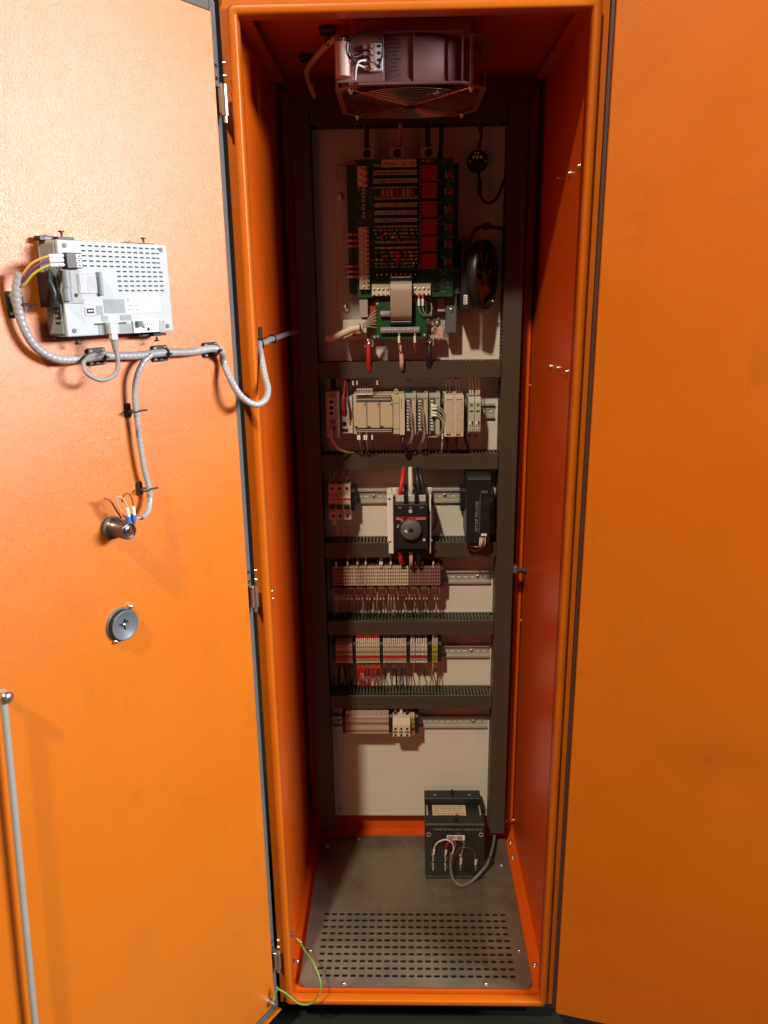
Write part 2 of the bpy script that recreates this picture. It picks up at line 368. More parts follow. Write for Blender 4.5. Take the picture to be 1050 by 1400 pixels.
c = MB(TD).lathe((0.4805, 0.016, 0.990), (0, 1, 0), [(0.001, 0.018), (0.004, 0.0175), (0.0085, 0.015), (0.0085, 0.006), (0.005, 0.004), (0.005, -0.0158)], 18)
c.box(0.477, 0.485, 0.0155, 0.0195, 0.955, 0.984)
c.build('rod_pivot', 'zinc', ldoor)
# ---- right door, folded nearly flat beside the cabinet
b = math.radians(76.4)
TR = Matrix(((math.sin(b), -math.cos(b), 0, 0.2975), (-math.cos(b), -math.sin(b), 0, -0.0150), (0, 0, 1, 0), (0, 0, 0, 1)))
def rrect(u0, u1, z0, z1, r, seg=5):
    pts = []
    for cx, cz, a0 in ((u1-r, z1-r, 0), (u0+r, z1-r, 90), (u0+r, z0+r, 180), (u1-r, z0+r, 270)):
        for k in range(seg+1):
            t = math.radians(a0+90*k/seg); pts.append((cx+r*math.cos(t), cz+r*math.sin(t)))
    return pts
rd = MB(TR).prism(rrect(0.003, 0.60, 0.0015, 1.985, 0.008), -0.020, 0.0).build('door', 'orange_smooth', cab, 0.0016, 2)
tag(rd, 'plain right door folded back beside the opening, in softer light')
MB(TR).box(-0.004, 0.0025, -0.020, -0.006, 0.010, 1.975).build('edge_strip', 'brown', rd, 0.001)

# ================================================================== mounting plate, ducts, rails
mp = thing('mounting_plate', 'off-white steel mounting plate at the back of the cabinet', 'mounting plate', (0, P, 0.093))
MB().box(-0.2520, 0.2520, P, P+0.0025, 0.0930, 1.9000).build('sheet', 'plate', mp, 0.0006)
MB().text('PLC', 0.010, (-0.012, P, 1.2990), (1, 0, 0), (0, 0, 1)).build('lettering', 'ink', mp, recalc=False)
for x, z in ((-0.20, 0.115), (0.20, 0.112)): bolt(MB(), (x, P, z), (0, -1, 0), 0.005, 0.004).build('screw', 'zinc', mp)
def duct(label, x0, x1, z0, z1, vertical):
    yf = 0.460
    t = thing('wire_duct', label, 'wire duct', ((x0+x1)/2, P, z0), 'slotted wire ducts on the mounting plate')
    MB().box(x0, x1, P-0.0025, P-0.0004, z0, z1).build('base', 'duct', t)
    pitch, fing = 0.0085, 0.0046
    for side in (0, 1):
        mb = MB()
        if vertical:
            xa, xb = (x0, x0+0.0014) if side == 0 else (x1-0.0014, x1)
            mb.box(xa, xb, P-0.007, P-0.0026, z0, z1)
            n = int((z1-z0)/pitch)
            for i in range(n): mb.box(xa, xb, yf+0.0030, P-0.0071, z0+i*pitch, z0+i*pitch+fing)
        else:
            za, zb = (z0, z0+0.0014) if side == 0 else (z1-0.0014, z1)
            mb.box(x0, x1, P-0.007, P-0.0026, za, zb)
            n = int((x1-x0)/pitch)
            for i in range(n): mb.box(x0+i*pitch, x0+i*pitch+fing, yf+0.0030, P-0.0071, za, zb)
        mb.build('slotted_wall', 'duct', t, recalc=False)
    fill = MB()
    for k in range(9):
        o1 = 0.006+rnd.random()*0.026; o2 = 0.474+rnd.random()*0.030; r = rnd.uniform(0.003, 0.006)
        if vertical: fill.tube([(x0+o1, o2, z0+0.004), (x0+0.006+rnd.random()*0.026, 0.474+rnd.random()*0.03, (z0+z1)/2), (x0+o1, o2, z1-0.004)], r, 6, 0.05)
        else: fill.tube([(x0+0.003, o2, z0+o1*0.8+0.002), ((x0+x1)/2, 0.474+rnd.random()*0.03, z0+0.006+rnd.random()*0.022), (x1-0.003, o2, z0+o1*0.8+0.002)], r, 6, 0.05)
    tag(fill.build('wires_inside', 'wire_black', t), kind='stuff')
    lid = MB(); e = 0.0012
    if vertical:
        lid.box(x0-e, x1+e, yf, yf+0.0018, z0, z1).box(x0-e, x0-0.0001, yf+0.0018, yf+0.0045, z0, z1).box(x1+0.0001, x1+e, yf+0.0018, yf+0.0045, z0, z1)
    else:
        lid.box(x0+.0014, x1-.0014, yf+.0004, yf+0.0022, z0-e, z1+e).box(x0+.0014, x1-.0014, yf+0.0022, yf+0.0045, z1+0.0001, z1+e).box(x0+.0014, x1-.0014, yf+0.0022, yf+0.0045, z0-e, z0-0.0001)
    lid.build('lid', 'duct_lid', t, 0.0004)
    return t
XL, XR = -0.2157, 0.2075
duct('long upright grey wire duct along the left edge of the mounting plate', -0.2535, XL, 0.083, 1.893, True)
duct('long upright grey wire duct along the right edge of the mounting plate', XR, 0.2470, 0.083, 1.893, True)
DZ = [1.332, 1.116, 0.897, 0.690, 0.481]
duct('grey cross duct at the very top, behind the ceiling fan', XL+.0016, XR-.0016, 1.848, 1.892, False)
for z, lb in zip(DZ, ('grey cross duct between the green circuit boards and the controller row', 'grey cross duct between the controller row and the rotary switch row',
                      'grey cross duct crossed by the lower end of the rotary switch', 'grey cross duct directly below the row of relay sockets',
                      'lowest grey cross duct, below the terminals with red wires')):
    duct(lb, XL+.0016, XR-.0016, z-0.0175, z+0.0175, False)
def din_rail(label, x0, x1, zc, screws):
    t = thing('din_rail', label, 'rail', ((x0+x1)/2, P, zc-0.0175), 'metal mounting rails')
    mb = MB(); yb, yf = P-0.0015, P-0.0090; h = 0.0175
    mb.box(x0, x1, yf, yf+0.0011, zc+0.0125, zc+h).box(x0, x1, yf, yf+0.0011, zc-h, zc-0.0125)
    mb.box(x0, x1, yf+0.0012, yb, zc+0.0122, zc+0.0134).box(x0, x1, yf+0.0012, yb, zc-0.0134, zc-0.0122)
    mb.box(x0, x1, yb-0.0010, yb, zc+0.0031, zc+0.0121).box(x0, x1, yb-0.0010, yb, zc-0.0121, zc-0.0031)
    pitch, sl = 0.0165, 0.0098; x = x0+0.006; last = x0
    while x+sl < x1:
        mb.box(last, x, yb-0.0010, yb, zc-0.0030, zc+0.0030); last = x+sl; x += pitch
    mb.box(last, x1, yb-0.0010, yb, zc-0.0030, zc+0.0030)
    mb.build('profile', 'rail', t, recalc=False)
    for x in screws:
        s = bolt(MB(), (x, yb-0.0011, zc), (0, -1, 0), 0.0050, 0.0035); s.build('screw', 'zinc', t)
        MB().box(x-0.0006, x+0.0006, yb-0.0050, yb-0.0040, zc-0.0035, zc+0.0035).build('screw_slot', 'hole', t)
din_rail('metal rail behind the controller and the slim relays', -0.200, 0.200, 1.2285, [])
din_rail('metal rail running behind the rotary switch', -0.205, 0.192, 1.0195, [-0.093, 0.083])
din_rail('metal rail carrying the row of relay sockets', -0.204, 0.201, 0.8065, [0.168])
din_rail('metal rail carrying the terminals with red wires', -0.203, 0.202, 0.6000, [0.155])
din_rail('lowest metal rail, on the bare lower part of the plate', -0.211, 0.201, 0.3925, [-0.195, 0.164])

# ================================================================== wires
def wire(label, group, pts, r, m, n=6, sleeve=None, sl_mat='white', cat='wire', name='wire', step=0.006, spiral=None):
    o = MB().tube(pts, r, n, step, spiral=spiral).build(name, m, None)
    tag(o, label, cat, group)
    if sleeve:
        for p0, p1, rr in sleeve: MB().cyl(p0, p1, rr, 8).build('marker_sleeve', sl_mat, o)
    return o

# ================================================================== row 1: drive circuit boards
dr = thing('drive_unit', 'thyristor drive unit of stacked green circuit boards at the top of the plate', 'drive unit', (-0.03, P, 1.40))
MB().box(-0.163, 0.108, 0.4905, 0.4925, 1.402, 1.775).build('clear_sheet', 'clear', dr)
MB().box(-0.135, 0.070, 0.4930, 0.5195, 1.425, 1.765).build('heat_sink', 'grey_dark', dr, 0.002)
MB().box(-0.138, 0.104, 0.4660, 0.4676, 1.500, 1.768).build('base_board', 'pcb', dr)
mainb = MB().box(-0.1180, 0.0920, 0.4400, 0.4416, 1.4930, 1.7740).build('control_board', 'pcb', dr)
for x, z in ((-0.112, 1.499), (0.086, 1.499), (-0.112, 1.768), (0.086, 1.768), (-0.02, 1.499)):
    MB().cyl((x, 0.4417, z), (x, 0.4659, z), 0.003, 8).build('standoff', 'zinc', dr)
YB = 0.4400
# rows of dual in-line chips with their pins
chip = MB().box(-0.0102, 0.0102, -0.0042, -0.0006, -0.0034, 0.0034)
chip_me = None; pin_me = None
for zi, z in enumerate((1.7555, 1.7390, 1.7230, 1.6910, 1.6755, 1.6600, 1.6450, 1.6020)):
    for k in range(4):
        x = -0.0672+k*0.0231+rnd.uniform(-.0004, .0004)
        if chip_me is None:
            o = MB().box(-0.0102, 0.0102, -0.0044, -0.0008, -0.0034, 0.0034).build('chip', 'black'); chip_me = o.data; bpy.data.objects.remove(o)
            mb = MB()
            for s in (-1, 1):
                for q in range(8): mb.box(-0.0098+q*0.0028, -0.0098+q*0.0028+0.0015, -0.0030, 0.0, s*0.0050-0.0013, s*0.0050+0.0013)
            o = mb.build('chip_pins', 'ink_glint_white'); pin_me = o.data; bpy.data.objects.remove(o)  # white stands in for the glint of the metal leads
        L = WM[mainb].inverted() @ Vector((x, YB, z)); put('chip', chip_me, mainb, L)
        tag(put('chip_pins', pin_me, mainb, L), kind='stuff')
# printed white component outlines between the chip rows
mb = MB()
for z in (1.7635, 1.7470, 1.7310, 1.7000, 1.6833, 1.6678, 1.6525, 1.6100, 1.5950):
    x = -0.079
    while x < 0.014:
        l = rnd.uniform(0.004, 0.016); mb.box(x, min(x+l, 0.015), YB-0.0003, YB, z-0.0004, z+0.0004); x += l+rnd.uniform(0.0015, 0.004)
tag(mb.build('printed_lines', 'ink_glint_white', mainb), kind='stuff')
# orange and red film capacitors row
x = -0.0640
for k, m in enumerate(['red', 'orange_part', 'red', 'orange_part', 'red', 'orange_part', 'red', 'purple', 'red', 'purple', 'red', 'orange_part', 'red', 'orange_part', 'orange_part', 'red', 'red']):
    MB().box(x, x+0.0031, YB-0.0085, YB, 1.7010, 1.7140).build('capacitor', m, mainb, 0.0004); x += 0.0043
# resistors and small parts on the lower half
kinds = [('ink_glint_white', 0.0019), ('cream', 0.0018), ('zinc', 0.0016), ('beige', 0.0018), ('red_relay', 0.0017), ('brown', 0.0016), ('ink_glint_white', 0.0013), ('black', 0.0020), ('orange_part', 0.0014), ('grey_light', 0.0015)]
groups = {k: MB() for k in dict(kinds)}
for z in (1.6330, 1.6255, 1.6180, 1.5870, 1.5795, 1.5720, 1.5640, 1.5570):
    x = -0.078
    while x < 0.016:
        k, r = rnd.choice(kinds); l = rnd.uniform(0.0020, 0.0048)
        if rnd.random() < 0.7: groups[k].cyl((x, YB-r, z), (x+l, YB-r, z), r, 6)
        else: groups[k].cyl((x, YB, z), (x, YB-0.006, z), r*1.3, 8)
        x += l+rnd.uniform(0.0006, 0.0022)
for k, g_ in groups.items(): tag(g_.build('small_components', k, mainb), kind='stuff')
for x0, z0, z1, m in ((-0.0330, 1.5640, 1.5890, 'red'), (-0.0145, 1.5660, 1.5860, 'red_relay'), (-0.0640, 1.6120, 1.6240, 'red'), (-0.030, 1.612, 1.622, 'red_relay')):
    MB().box(x0, x0+0.0068 if m == 'red' and z1-z0 > .02 else x0+0.004, YB-0.009, YB, z0, z1).build('trimmer', m, mainb, 0.0004)
# dark header strip with white dots
hs = MB().box(-0.0800, 0.0150, YB-0.009, YB, 1.5335, 1.5470).build('header_strip', 'black', mainb, 0.0005)
for k in range(9): MB().cyl((-0.0745+k*0.0105, YB-0.0092, 1.5405), (-0.0745+k*0.0105, YB-0.0106, 1.5405), 0.0017, 8).build('screw', 'ink_glint_white', hs)
# six red relays down the right side
for z in (1.7440, 1.7095, 1.6730, 1.6375, 1.6030, 1.5675):
    r_ = MB().box(0.0240, 0.0550, 0.4205, YB-0.0001, z-0.0155, z+0.0155).build('relay', 'red_relay', mainb, 0.0009)
    MB().box(0.0585, 0.0700, YB-0.006, YB, z-0.0130, z-0.0010).build('chip', 'black', mainb, 0.0003)
    mb = MB()
    for q in range(3): mb.cyl((0.0745, YB, z-0.006+q*0.0050), (0.0745, YB-0.0040, z-0.006+q*0.0050), 0.0014, 8)
    mb.build('pin_row', 'ink_glint_white', mainb)
    t_ = MB().cyl((0.0840, YB, z-0.0015), (0.0840, YB-0.010, z-0.0015), 0.0064, 16).build('trimmer', 'red_relay', mainb, 0.0005)
    MB().box(0.0779, 0.0901, YB-0.0106, YB-0.0101, z-0.0024, z-0.0006).build('slot', 'hole', t_)
    mb = MB()
    for q in range(5):
        mb.cyl((0.0206, YB, z-0.014+q*0.007), (0.0206, YB-0.0014, z-0.014+q*0.007), 0.0011, 6).cyl((0.0572, YB, z-0.012+q*0.0063), (0.0572, YB-0.0014, z-0.012+q*0.0063), 0.0011, 6)
    tag(mb.build('solder_points', 'ink_glint_white', mainb), kind='stuff')
# name plate
npl = MB().prism(rrect(-0.0620, 0.0120, 1.7575, 1.7725, 0.003), YB-0.0060, YB-0.0045).build('name_plate', 'wire_pink', mainb)
MB().text('Plaxxon     6   203', 0.0088, (-0.0565, YB-0.0061, 1.7618), (1, 0, 0), (0, 0, 1)).build('lettering', 'ink', npl, recalc=False)
MB().text('P. 8552', 0.0075, (0.0250, YB-0.0002, 1.7665), (1, 0, 0), (0, 0, 1)).build('lettering', 'ink_glint_white', mainb, recalc=False)
# pinkish three-way terminal and the tan fourteen-way terminal strip
def screw_strip(parent, x0, x1, z0, z1, n, m, y, horizontal=False, nm='terminal_strip', dep=0.012):
    t_ = MB().box(x0, x1, y-dep, y, z0, z1).build(nm, m, parent, 0.0006)
    for k in range(n):
        if horizontal: cx, cz, r = x0+(k+0.5)*(x1-x0)/n, z0+(z1-z0)*0.55, (x1-x0)/n*0.30
        else: cx, cz, r = x0+(x1-x0)*0.40, z0+(k+0.5)*(z1-z0)/n, (z1-z0)/n*0.30
        MB().lathe((cx, y-dep-0.0003, cz), (0, -1, 0), [(r, 0), (r*0.9, 0.0006), (r*0.35, 0.0002), (0, 0.0002)], 10).build('screw', 'zinc', t_)
        if horizontal: MB().box(cx-r*0.8, cx+r*0.8, y-dep-0.0004, y-dep, z0+0.0008, z0+0.0040).build('wire_entry', 'hole', t_)
        else: MB().box(x1-0.0045, x1-0.0012, y-dep-0.0004, y-dep, cz-r*0.8, cz+r*0.8).build('wire_entry', 'hole', t_)
    return t_
screw_strip(mainb, -0.1130, -0.0920, 1.7200, 1.7600, 3, 'wire_pink', YB)
screw_strip(mainb, -0.1130, -0.0905, 1.5100, 1.6390, 14, 'beige', YB)
screw_strip(mainb, -0.0860, -0.0460, 1.4960, 1.5210, 4, 'beige_pale', YB, True)
screw_strip(mainb, 0.0040, 0.0430, 1.4960, 1.5210, 4, 'beige_pale', YB, True)
for k in range(4): MB().text(str(k+1), 0.006, (-0.0825+k*0.0100, YB-0.0125, 1.4975), (1, 0, 0), (0, 0, 1)).build('lettering', 'ink_glint_white', mainb, recalc=False)
for z in (1.7075, 1.6930, 1.6770, 1.6605):
    MB().box(-0.1055, -0.0970, YB-0.0035, YB, z-0.0030, z+0.0030).build('jumper', 'ink_grey', mainb, 0.0003)
    MB().cyl((-0.1010, YB, z+0.0075), (-0.1010, YB-0.003, z+0.0075), 0.0020, 8).build('pin', 'ink_glint_white', mainb)
mb = MB()
for k in range(170):
    x = rnd.choice((rnd.uniform(-.117, -.084), rnd.uniform(.058, .091))); z = rnd.uniform(1.497, 1.772); mb.box(x, x+rnd.uniform(.0008, .003), YB-.0008, YB, z, z+.0008)
tag(mb.build('printed_marks', 'ink_glint_white', mainb), kind='stuff')
MB().box(-0.0885, -0.0805, YB-0.0045, YB, 1.7280, 1.7560).build('chip', 'black', mainb)
mb = MB()
for k in range(9): mb.box(-0.0912, -0.0888, YB-0.002, YB, 1.7285+k*0.0031, 1.7298+k*0.0031).box(-0.0802, -0.0778, YB-0.002, YB, 1.7285+k*0.0031, 1.7298+k*0.0031)
tag(mb.build('chip_pins', 'ink_glint_white', mainb), kind='stuff')
MB().box(0.0480, 0.0620, YB-0.004, YB, 1.5060, 1.5330).build('chip', 'black', mainb, 0.0004)
# lower bright green adapter board and the ribbon cable bridging the two
lowb = MB().box(-0.0790, 0.0350, 0.4330, 0.4346, 1.4030, 1.4830).build('adapter_board', 'pcb_bright', dr)
for x, z in ((-0.074, 1.478), (0.030, 1.410), (-0.074, 1.408)): MB().lathe((x, 0.4330, z), (0, -1, 0), [(0.0035, 0), (0.0032, 0.0015), (0.0015, 0.002), (0, 0.0014)], 12).build('screw', 'zinc', lowb)
screw_strip(lowb, -0.0680, 0.0190, 1.4165, 1.4290, 16, 'grey', 0.4330, True, 'terminal_strip', 0.010)
screw_strip(lowb, -0.0680, -0.0460, 1.4520, 1.4640, 4, 'grey', 0.4330, True, 'terminal_strip', 0.010)
for z in (1.4395, 1.5330):
    s_ = MB().box(-0.0470, 0.0030, 0.4195, 0.4329 if z < 1.5 else YB, z-0.0048, z+0.0048).build('ribbon_socket', 'black', dr, 0.0005)
    MB().box(-0.0445, -0.0005, 0.4185, 0.4194, z+0.001, z+0.0026).build('clamp_bar', 'grey_light', s_)
prof = [(0.4190, 1.5270), (0.4080, 1.5230), (0.4020, 1.5100), (0.4010, 1.4900), (0.4030, 1.4680), (0.4080, 1.4520), (0.4180, 1.4440)]
pp = smooth_path([Vector((0, p[0], p[1])) for p in prof], 0.004)
mb = MB()
for q in range(16):
    x = -0.0450+q*0.00287
    vs = []; fs = []
    for p in pp: vs += [(x, p.y, p.z), (x+0.00275, p.y, p.z), (x+0.00275, p.y+0.0009, p.z), (x, p.y+0.0009, p.z)]
    for i in range(len(pp)-1):
        for j in range(4): fs.append((i*4+j, i*4+(j+1) % 4, i*4+4+(j+1) % 4, i*4+4+j))
    mb.add(vs, fs)
mb.build('ribbon_cable', 'ribbon', dr)
# lugs with nuts at top and bottom, washers on the plate
def lug(x, z, w_, h_, y, bo='charcoal'):
    l = MB().box(x-w_/2, x+w_/2, y, y+0.004, z-h_/2, z+h_/2).box(x-w_/2, x+w_/2, y+0.004, y+0.035, z-h_/2, z-h_/2+0.004).build('busbar_lug', 'rail', dr, 0.0006)
    MB().lathe((x, y, z), (0, -1, 0), [(0.0082, 0), (0.0082, 0.002), (0.006, 0.0022), (0.006, 0.006), (0.003, 0.0062), (0.0028, 0.004), (0, 0.004)], 16).build('nut', bo, l)
for x in (-0.0925, -0.0290, 0.0380): lug(x, 1.7870, 0.0320, 0.0230, 0.4500)
for x in (-0.0960, 0.0410): lug(x, 1.3965, 0.0210, 0.0230, 0.4580, 'zinc')
for x, z in ((-0.1545, 1.7080), (-0.1480, 1.4700), (0.0370, 1.4385), (0.0590, 1.4385), (-0.1450, 1.7440)):
    MB().lathe((x, 0.4900, z), (0, -1, 0), [(0.0085, 0), (0.0085, 0.003), (0.0065, 0.0034), (0.0050, 0.0036), (0.0050, 0.007), (0.0018, 0.0072), (0, 0.005)], 18).build('bolt', 'zinc', dr)
MB().box(-0.1620, -0.1350, 0.4800, 0.4899, 1.735, 1.770).build('bracket', 'grey', dr, 0.001)
MB().box(-0.1150, -0.0960, 0.445, 0.465, 1.450, 1.492).build('bracket', 'grey', dr, 0.001)
hr = MB().box(0.0720, 0.1080, 0.4600, 0.4890, 1.4980, 1.5550).build('bracket', 'grey_blue', dr, 0.001)
for x, z in ((0.080, 1.508), (0.092, 1.545), (0.095, 1.510)): MB().cyl((x, 0.4599, z), (x, 0.4590, z), 0.0025, 10).build('hole', 'hole', hr)
MB().box(0.0760, 0.0900, 0.4580, 0.4599, 1.520, 1.538).build('pad', 'grey', hr)
hr2 = MB().box(0.0780, 0.1030, 0.4620, 0.4890, 1.4120, 1.4970).build('bracket', 'grey_dark', dr, 0.002)
bolt(MB(), (0.0900, 0.4619, 1.4640), (0, -1, 0), 0.005, 0.004).build('screw', 'zinc', hr2)
MB().box(0.060, 0.0770, 0.470, 0.4890, 1.4600, 1.4900).build('bracket', 'wire_pink', dr, 0.001)
MB().box(0.0460, 0.0740, 0.470, 0.4890, 1.4000, 1.4250).build('bracket', 'wire_pink', dr, 0.001)
MB().box(-0.110, -0.070, 0.460, 0.489, 1.436, 1.490).build('bracket', 'red_brown', dr, 0.001)
lb = MB().box(-0.1530, -0.1000, 0.4500, 0.4890, 1.4020, 1.4450).build('fuse_block', 'grey_light', dr, 0.001)
for k in range(4): MB().box(-0.1470, -0.1060, 0.4490, 0.4499, 1.405+k*0.0062, 1.4095+k*0.0062).build('fuse_label', 'wire_pink', lb)
MB().box(-0.1330, -0.1240, 0.4484, 0.4489, 1.4105, 1.4225).build('mark', 'red_brown', lb)
# cables from the drive
G1 = 'cables of the drive unit'
wire('dark red cable rising from the left lug behind the fan', G1, [(-0.0925, 0.462, 1.796), (-0.0935, 0.474, 1.83), (-0.090, 0.48, 1.87)], 0.0055, 'brown', 8)
wire('pale pink cable rising from the middle lug behind the fan', G1, [(-0.0270, 0.462, 1.796), (-0.0235, 0.470, 1.82), (-0.018, 0.478, 1.87)], 0.0050, 'wire_pink', 8)
wire('thick black cable rising from the right lug behind the fan', G1, [(0.0380, 0.462, 1.796), (0.0370, 0.470, 1.82), (0.037, 0.478, 1.87)], 0.0060, 'wire_black', 8)
wire('black cable with a clip rising beside the right lug', G1, [(0.0640, 0.470, 1.775), (0.066, 0.474, 1.82), (0.066, 0.478, 1.87)], 0.0048, 'wire_black', 8)
wire('thick red cable dropping from the drive into the duct', G1, [(-0.0970, 0.4560, 1.392), (-0.0970, 0.4520, 1.36), (-0.0965, 0.462, 1.33)], 0.0052, 'red_wire', 10)
wire('thick pink cable dropping from the drive into the duct', G1, [(-0.0230, 0.4560, 1.398), (-0.0222, 0.4500, 1.37), (-0.0215, 0.4480, 1.343), (-0.021, 0.470, 1.330)], 0.0050, 'wire_pink', 10)
wire('thick black cable dropping from the drive into the duct', G1, [(0.0410, 0.4560, 1.392), (0.0410, 0.4520, 1.36), (0.041, 0.470, 1.33)], 0.0068, 'wire_black', 10)
for k, z in enumerate((1.624, 1.612, 1.601, 1.559, 1.548, 1.5375)):
    x = -0.1135
    o = MB().tube([(x, 0.431, z), (x-0.012, 0.430, z), (x-0.026, 0.432, z), (x-0.034, 0.446, z+rnd.uniform(.004, .014))], 0.0012, 6).build('wire', 'wire_grey')
    tag(o, 'thin wire with red ferrule plugged into the tan terminal strip', 'wire', 'ferruled wires on the tan strip')
    MB().cyl((x+0.001, 0.431, z), (x-0.0125, 0.430, z), 0.0030, 8).build('ferrule', 'red', o)
    MB().cyl((x-0.0135, 0.430, z), (x-0.0260, 0.431, z), 0.0028, 8).build('marker_sleeve', 'wire_pink', o)
for k, x in enumerate((0.0170, 0.0255)):
    o = MB().tube([(x, 0.428, 1.500), (x, 0.424, 1.475), (x+0.004, 0.424, 1.458), (x+0.018, 0.428, 1.452), (0.0450, 0.436, 1.462), (0.0450, 0.446, 1.478), (0.036, 0.458, 1.487)], 0.0013, 6).build('wire', 'wire_grey')
    tag(o, ('left' if k == 0 else 'right')+' grey wire looping from the right hand connector of the drive', 'wire', 'looping wires on the drive')
    MB().cyl((x, 0.428, 1.4990), (x, 0.425, 1.4900), 0.0022, 8).build('ferrule', 'red', o); MB().cyl((x, 0.425, 1.4890), (x, 0.4235, 1.4740), 0.0030, 8).build('marker_sleeve', 'white', o)
for k, x in enumerate((-0.0270, 0.0080)):
    o = MB().tube([(x, 0.424, 1.416), (x, 0.421, 1.400), (x-0.001, 0.430, 1.385), (x+0.002, 0.450, 1.372)], 0.0013, 6).build('wire', 'wire_pink')
    tag(o, ('left' if k == 0 else 'right')+' wire with white marker below the bright green board', 'wire', 'wires below the bright green board')
    MB().cyl((x, 0.4225, 1.4100), (x, 0.4215, 1.3950), 0.0030, 8).build('marker_sleeve', 'white', o)
for k in range(6):
    z = 1.443+k*0.004
    tag(MB().tube([(-0.0770, 0.431, 1.428+k*0.0075), (-0.0880, 0.429, 1.430+k*0.0055), (-0.1000, 0.428, 1.430+k*0.0022), (-0.112, 0.428, 1.429+k*0.001)], 0.0014, 6).build('wire', 'wire_grey'), 'grey wire fanning out of the pale conduit to the bright green board', 'wire', 'wires fanning to the bright green board')
wire('pale spiral conduit at the lower left of the drive', None, [(-0.1080, 0.4270, 1.4290), (-0.1300, 0.4260, 1.4260), (-0.1560, 0.4280, 1.4150), (-0.1760, 0.4320, 1.4070), (-0.1880, 0.4450, 1.4060)], 0.0078, 'beige_pale', 12, cat='conduit', name='spiral_conduit', spiral=0.009)
tag(MB().torus((-0.1130, 0.4270, 1.4285), (1, 0.1, 0.1), 0.0082, 0.0016, 18, 6).box(-0.1142, -0.1118, 0.412, 0.4190, 1.4270, 1.4300).build('cable_tie', 'black'), 'black tie round the pale conduit beside the bright green board', 'cable tie')

# ---- black axial fan standing on edge, right of the drive
fn = thing('axial_fan', 'round black fan standing on edge at the right of the drive', 'fan', (0.15, P, 1.46))
MB().box(0.1085, 0.1300, 0.4200, 0.5190, 1.4620, 1.6130).build('fan_duct', 'black', fn, 0.002)
sk = MB().box(0.1145, 0.1225, 0.4194, 0.4199, 1.4760, 1.4960).build('sticker', 'paper', fn)
for k in range(5): MB().box(0.1155, 0.1215-rnd.uniform(0, .003), 0.4191, 0.4193, 1.4775+k*0.0036, 1.4790+k*0.0036).build('print', 'ink', sk)
ax = Vector((0.905, -0.425, 0)).normalized(); fc = Vector((0.1470, 0.4400, 1.5370))
MB().lathe(fc, ax, [(0.0625, 0.008), (0.0625, 0.0), (0.0730, 0.0), (0.0735, 0.018), (0.0710, 0.022), (0.0645, 0.022), (0.0625, 0.016), (0.0625, 0.008)], 40).build('fan_ring', 'black', fn)
MB().lathe(fc, ax, [(0.0, 0.024), (0.016, 0.0195), (0.019, 0.017), (0.019, -0.004), (0, -0.004)], 24).build('hub', 'charcoal', fn)
u_ = ax.cross(Vector((0, 0, 1))).normalized(); v_ = ax.cross(u_)
for k in range(7):
    t0 = 2*math.pi*k/7; vs = []; fs = []
    for i in range(5):
        r = 0.018+0.040*i/4
        for j in range(4):
            t = t0+(j/3)*0.75; vs.append(fc+(u_*math.cos(t)+v_*math.sin(t))*r+ax*(0.002+0.012*j/3))
    for i in range(4):
        for j in range(3): fs.append((i*4+j, i*4+j+1, i*4+5+j, i*4+4+j))
    o = MB().add(vs, fs, True).build('blade', 'alu', fn); md = o.modifiers.new('s', 'SOLIDIFY'); md.thickness = 0.0012
MB().lathe(fc, ax, [(0.0, -0.002), (0.0624, -0.002), (0.0624, 0.0), (0, 0.0)], 40).build('plate_glimpse_disc', 'alu', fn)  # added disc, tinted like the lit plate seen through the open ring
bolt(MB(), fc+ax*0.022+v_*0.056+u_*-0.036, ax, 0.004, 0.004).build('screw', 'zinc', fn)
wire('black fan lead arching to the right duct above the round fan', None, [(0.1290, 0.46, 1.612), (0.140, 0.455, 1.632), (0.162, 0.460, 1.639), (0.190, 0.468, 1.636), (0.210, 0.48, 1.634)], 0.0042, 'wire_black', 8, cat='cable', name='cable')
tag(MB().box(0.1560, 0.1720, 0.4480, 0.4680, 1.6320, 1.6460).build('cable_joint', 'black_rubber', None, 0.002), 'dark heat-shrink joint on the black fan lead', 'cable joint')
# ---- small round black sensor at the top right
sn = thing('thermostat', 'small round black thermostat at the top right of the plate', 'thermostat', (0.148, P, 1.75))
MB().lathe((0.1475, 0.519, 1.7770), (0, -1, 0), [(0.0225, 0), (0.0225, 0.016), (0.0205, 0.019), (0.004, 0.020), (0, 0.020)], 28).build('housing', 'black', sn)
for k in range(3):
    MB().box(0.1350+k*0.0080, 0.1405+k*0.0080, 0.4985, 0.4992, 1.7815, 1.7875).build('print_mark', 'ink_glint_white', sn); MB().box(0.1395+k*0.0065, 0.1430+k*0.0065, 0.4985, 0.4992, 1.7900, 1.7945).build('print_mark', 'ink_glint_white', sn) if k < 2 else None
bolt(MB(), (0.1655, 0.500, 1.7760), (0, -1, 0), 0.0028, 0.003).build('screw', 'zinc', sn); bolt(MB(), (0.1300, 0.500, 1.7760), (0, -1, 0), 0.0028, 0.003).build('screw', 'zinc', sn)
MB().box(0.1380, 0.1560, 0.4980, 0.4989, 1.7630, 1.7760).build('scale_window', 'charcoal', sn)
G2 = 'leads of the round thermostat'
wire('left brown lead dropping from the top duct to the thermostat', G2, [(0.1500, 0.500, 1.850), (0.1475, 0.494, 1.830), (0.1462, 0.496, 1.800)], 0.0022, 'brown', 6, sleeve=[((0.1476, 0.4940, 1.8310), (0.1466, 0.4950, 1.8160), 0.0030)], sl_mat='wire_pink')
wire('right dark lead dropping from the top duct to the thermostat', G2, [(0.1540, 0.500, 1.850), (0.1530, 0.494, 1.825), (0.1500, 0.496, 1.800)], 0.0030, 'brown', 6)
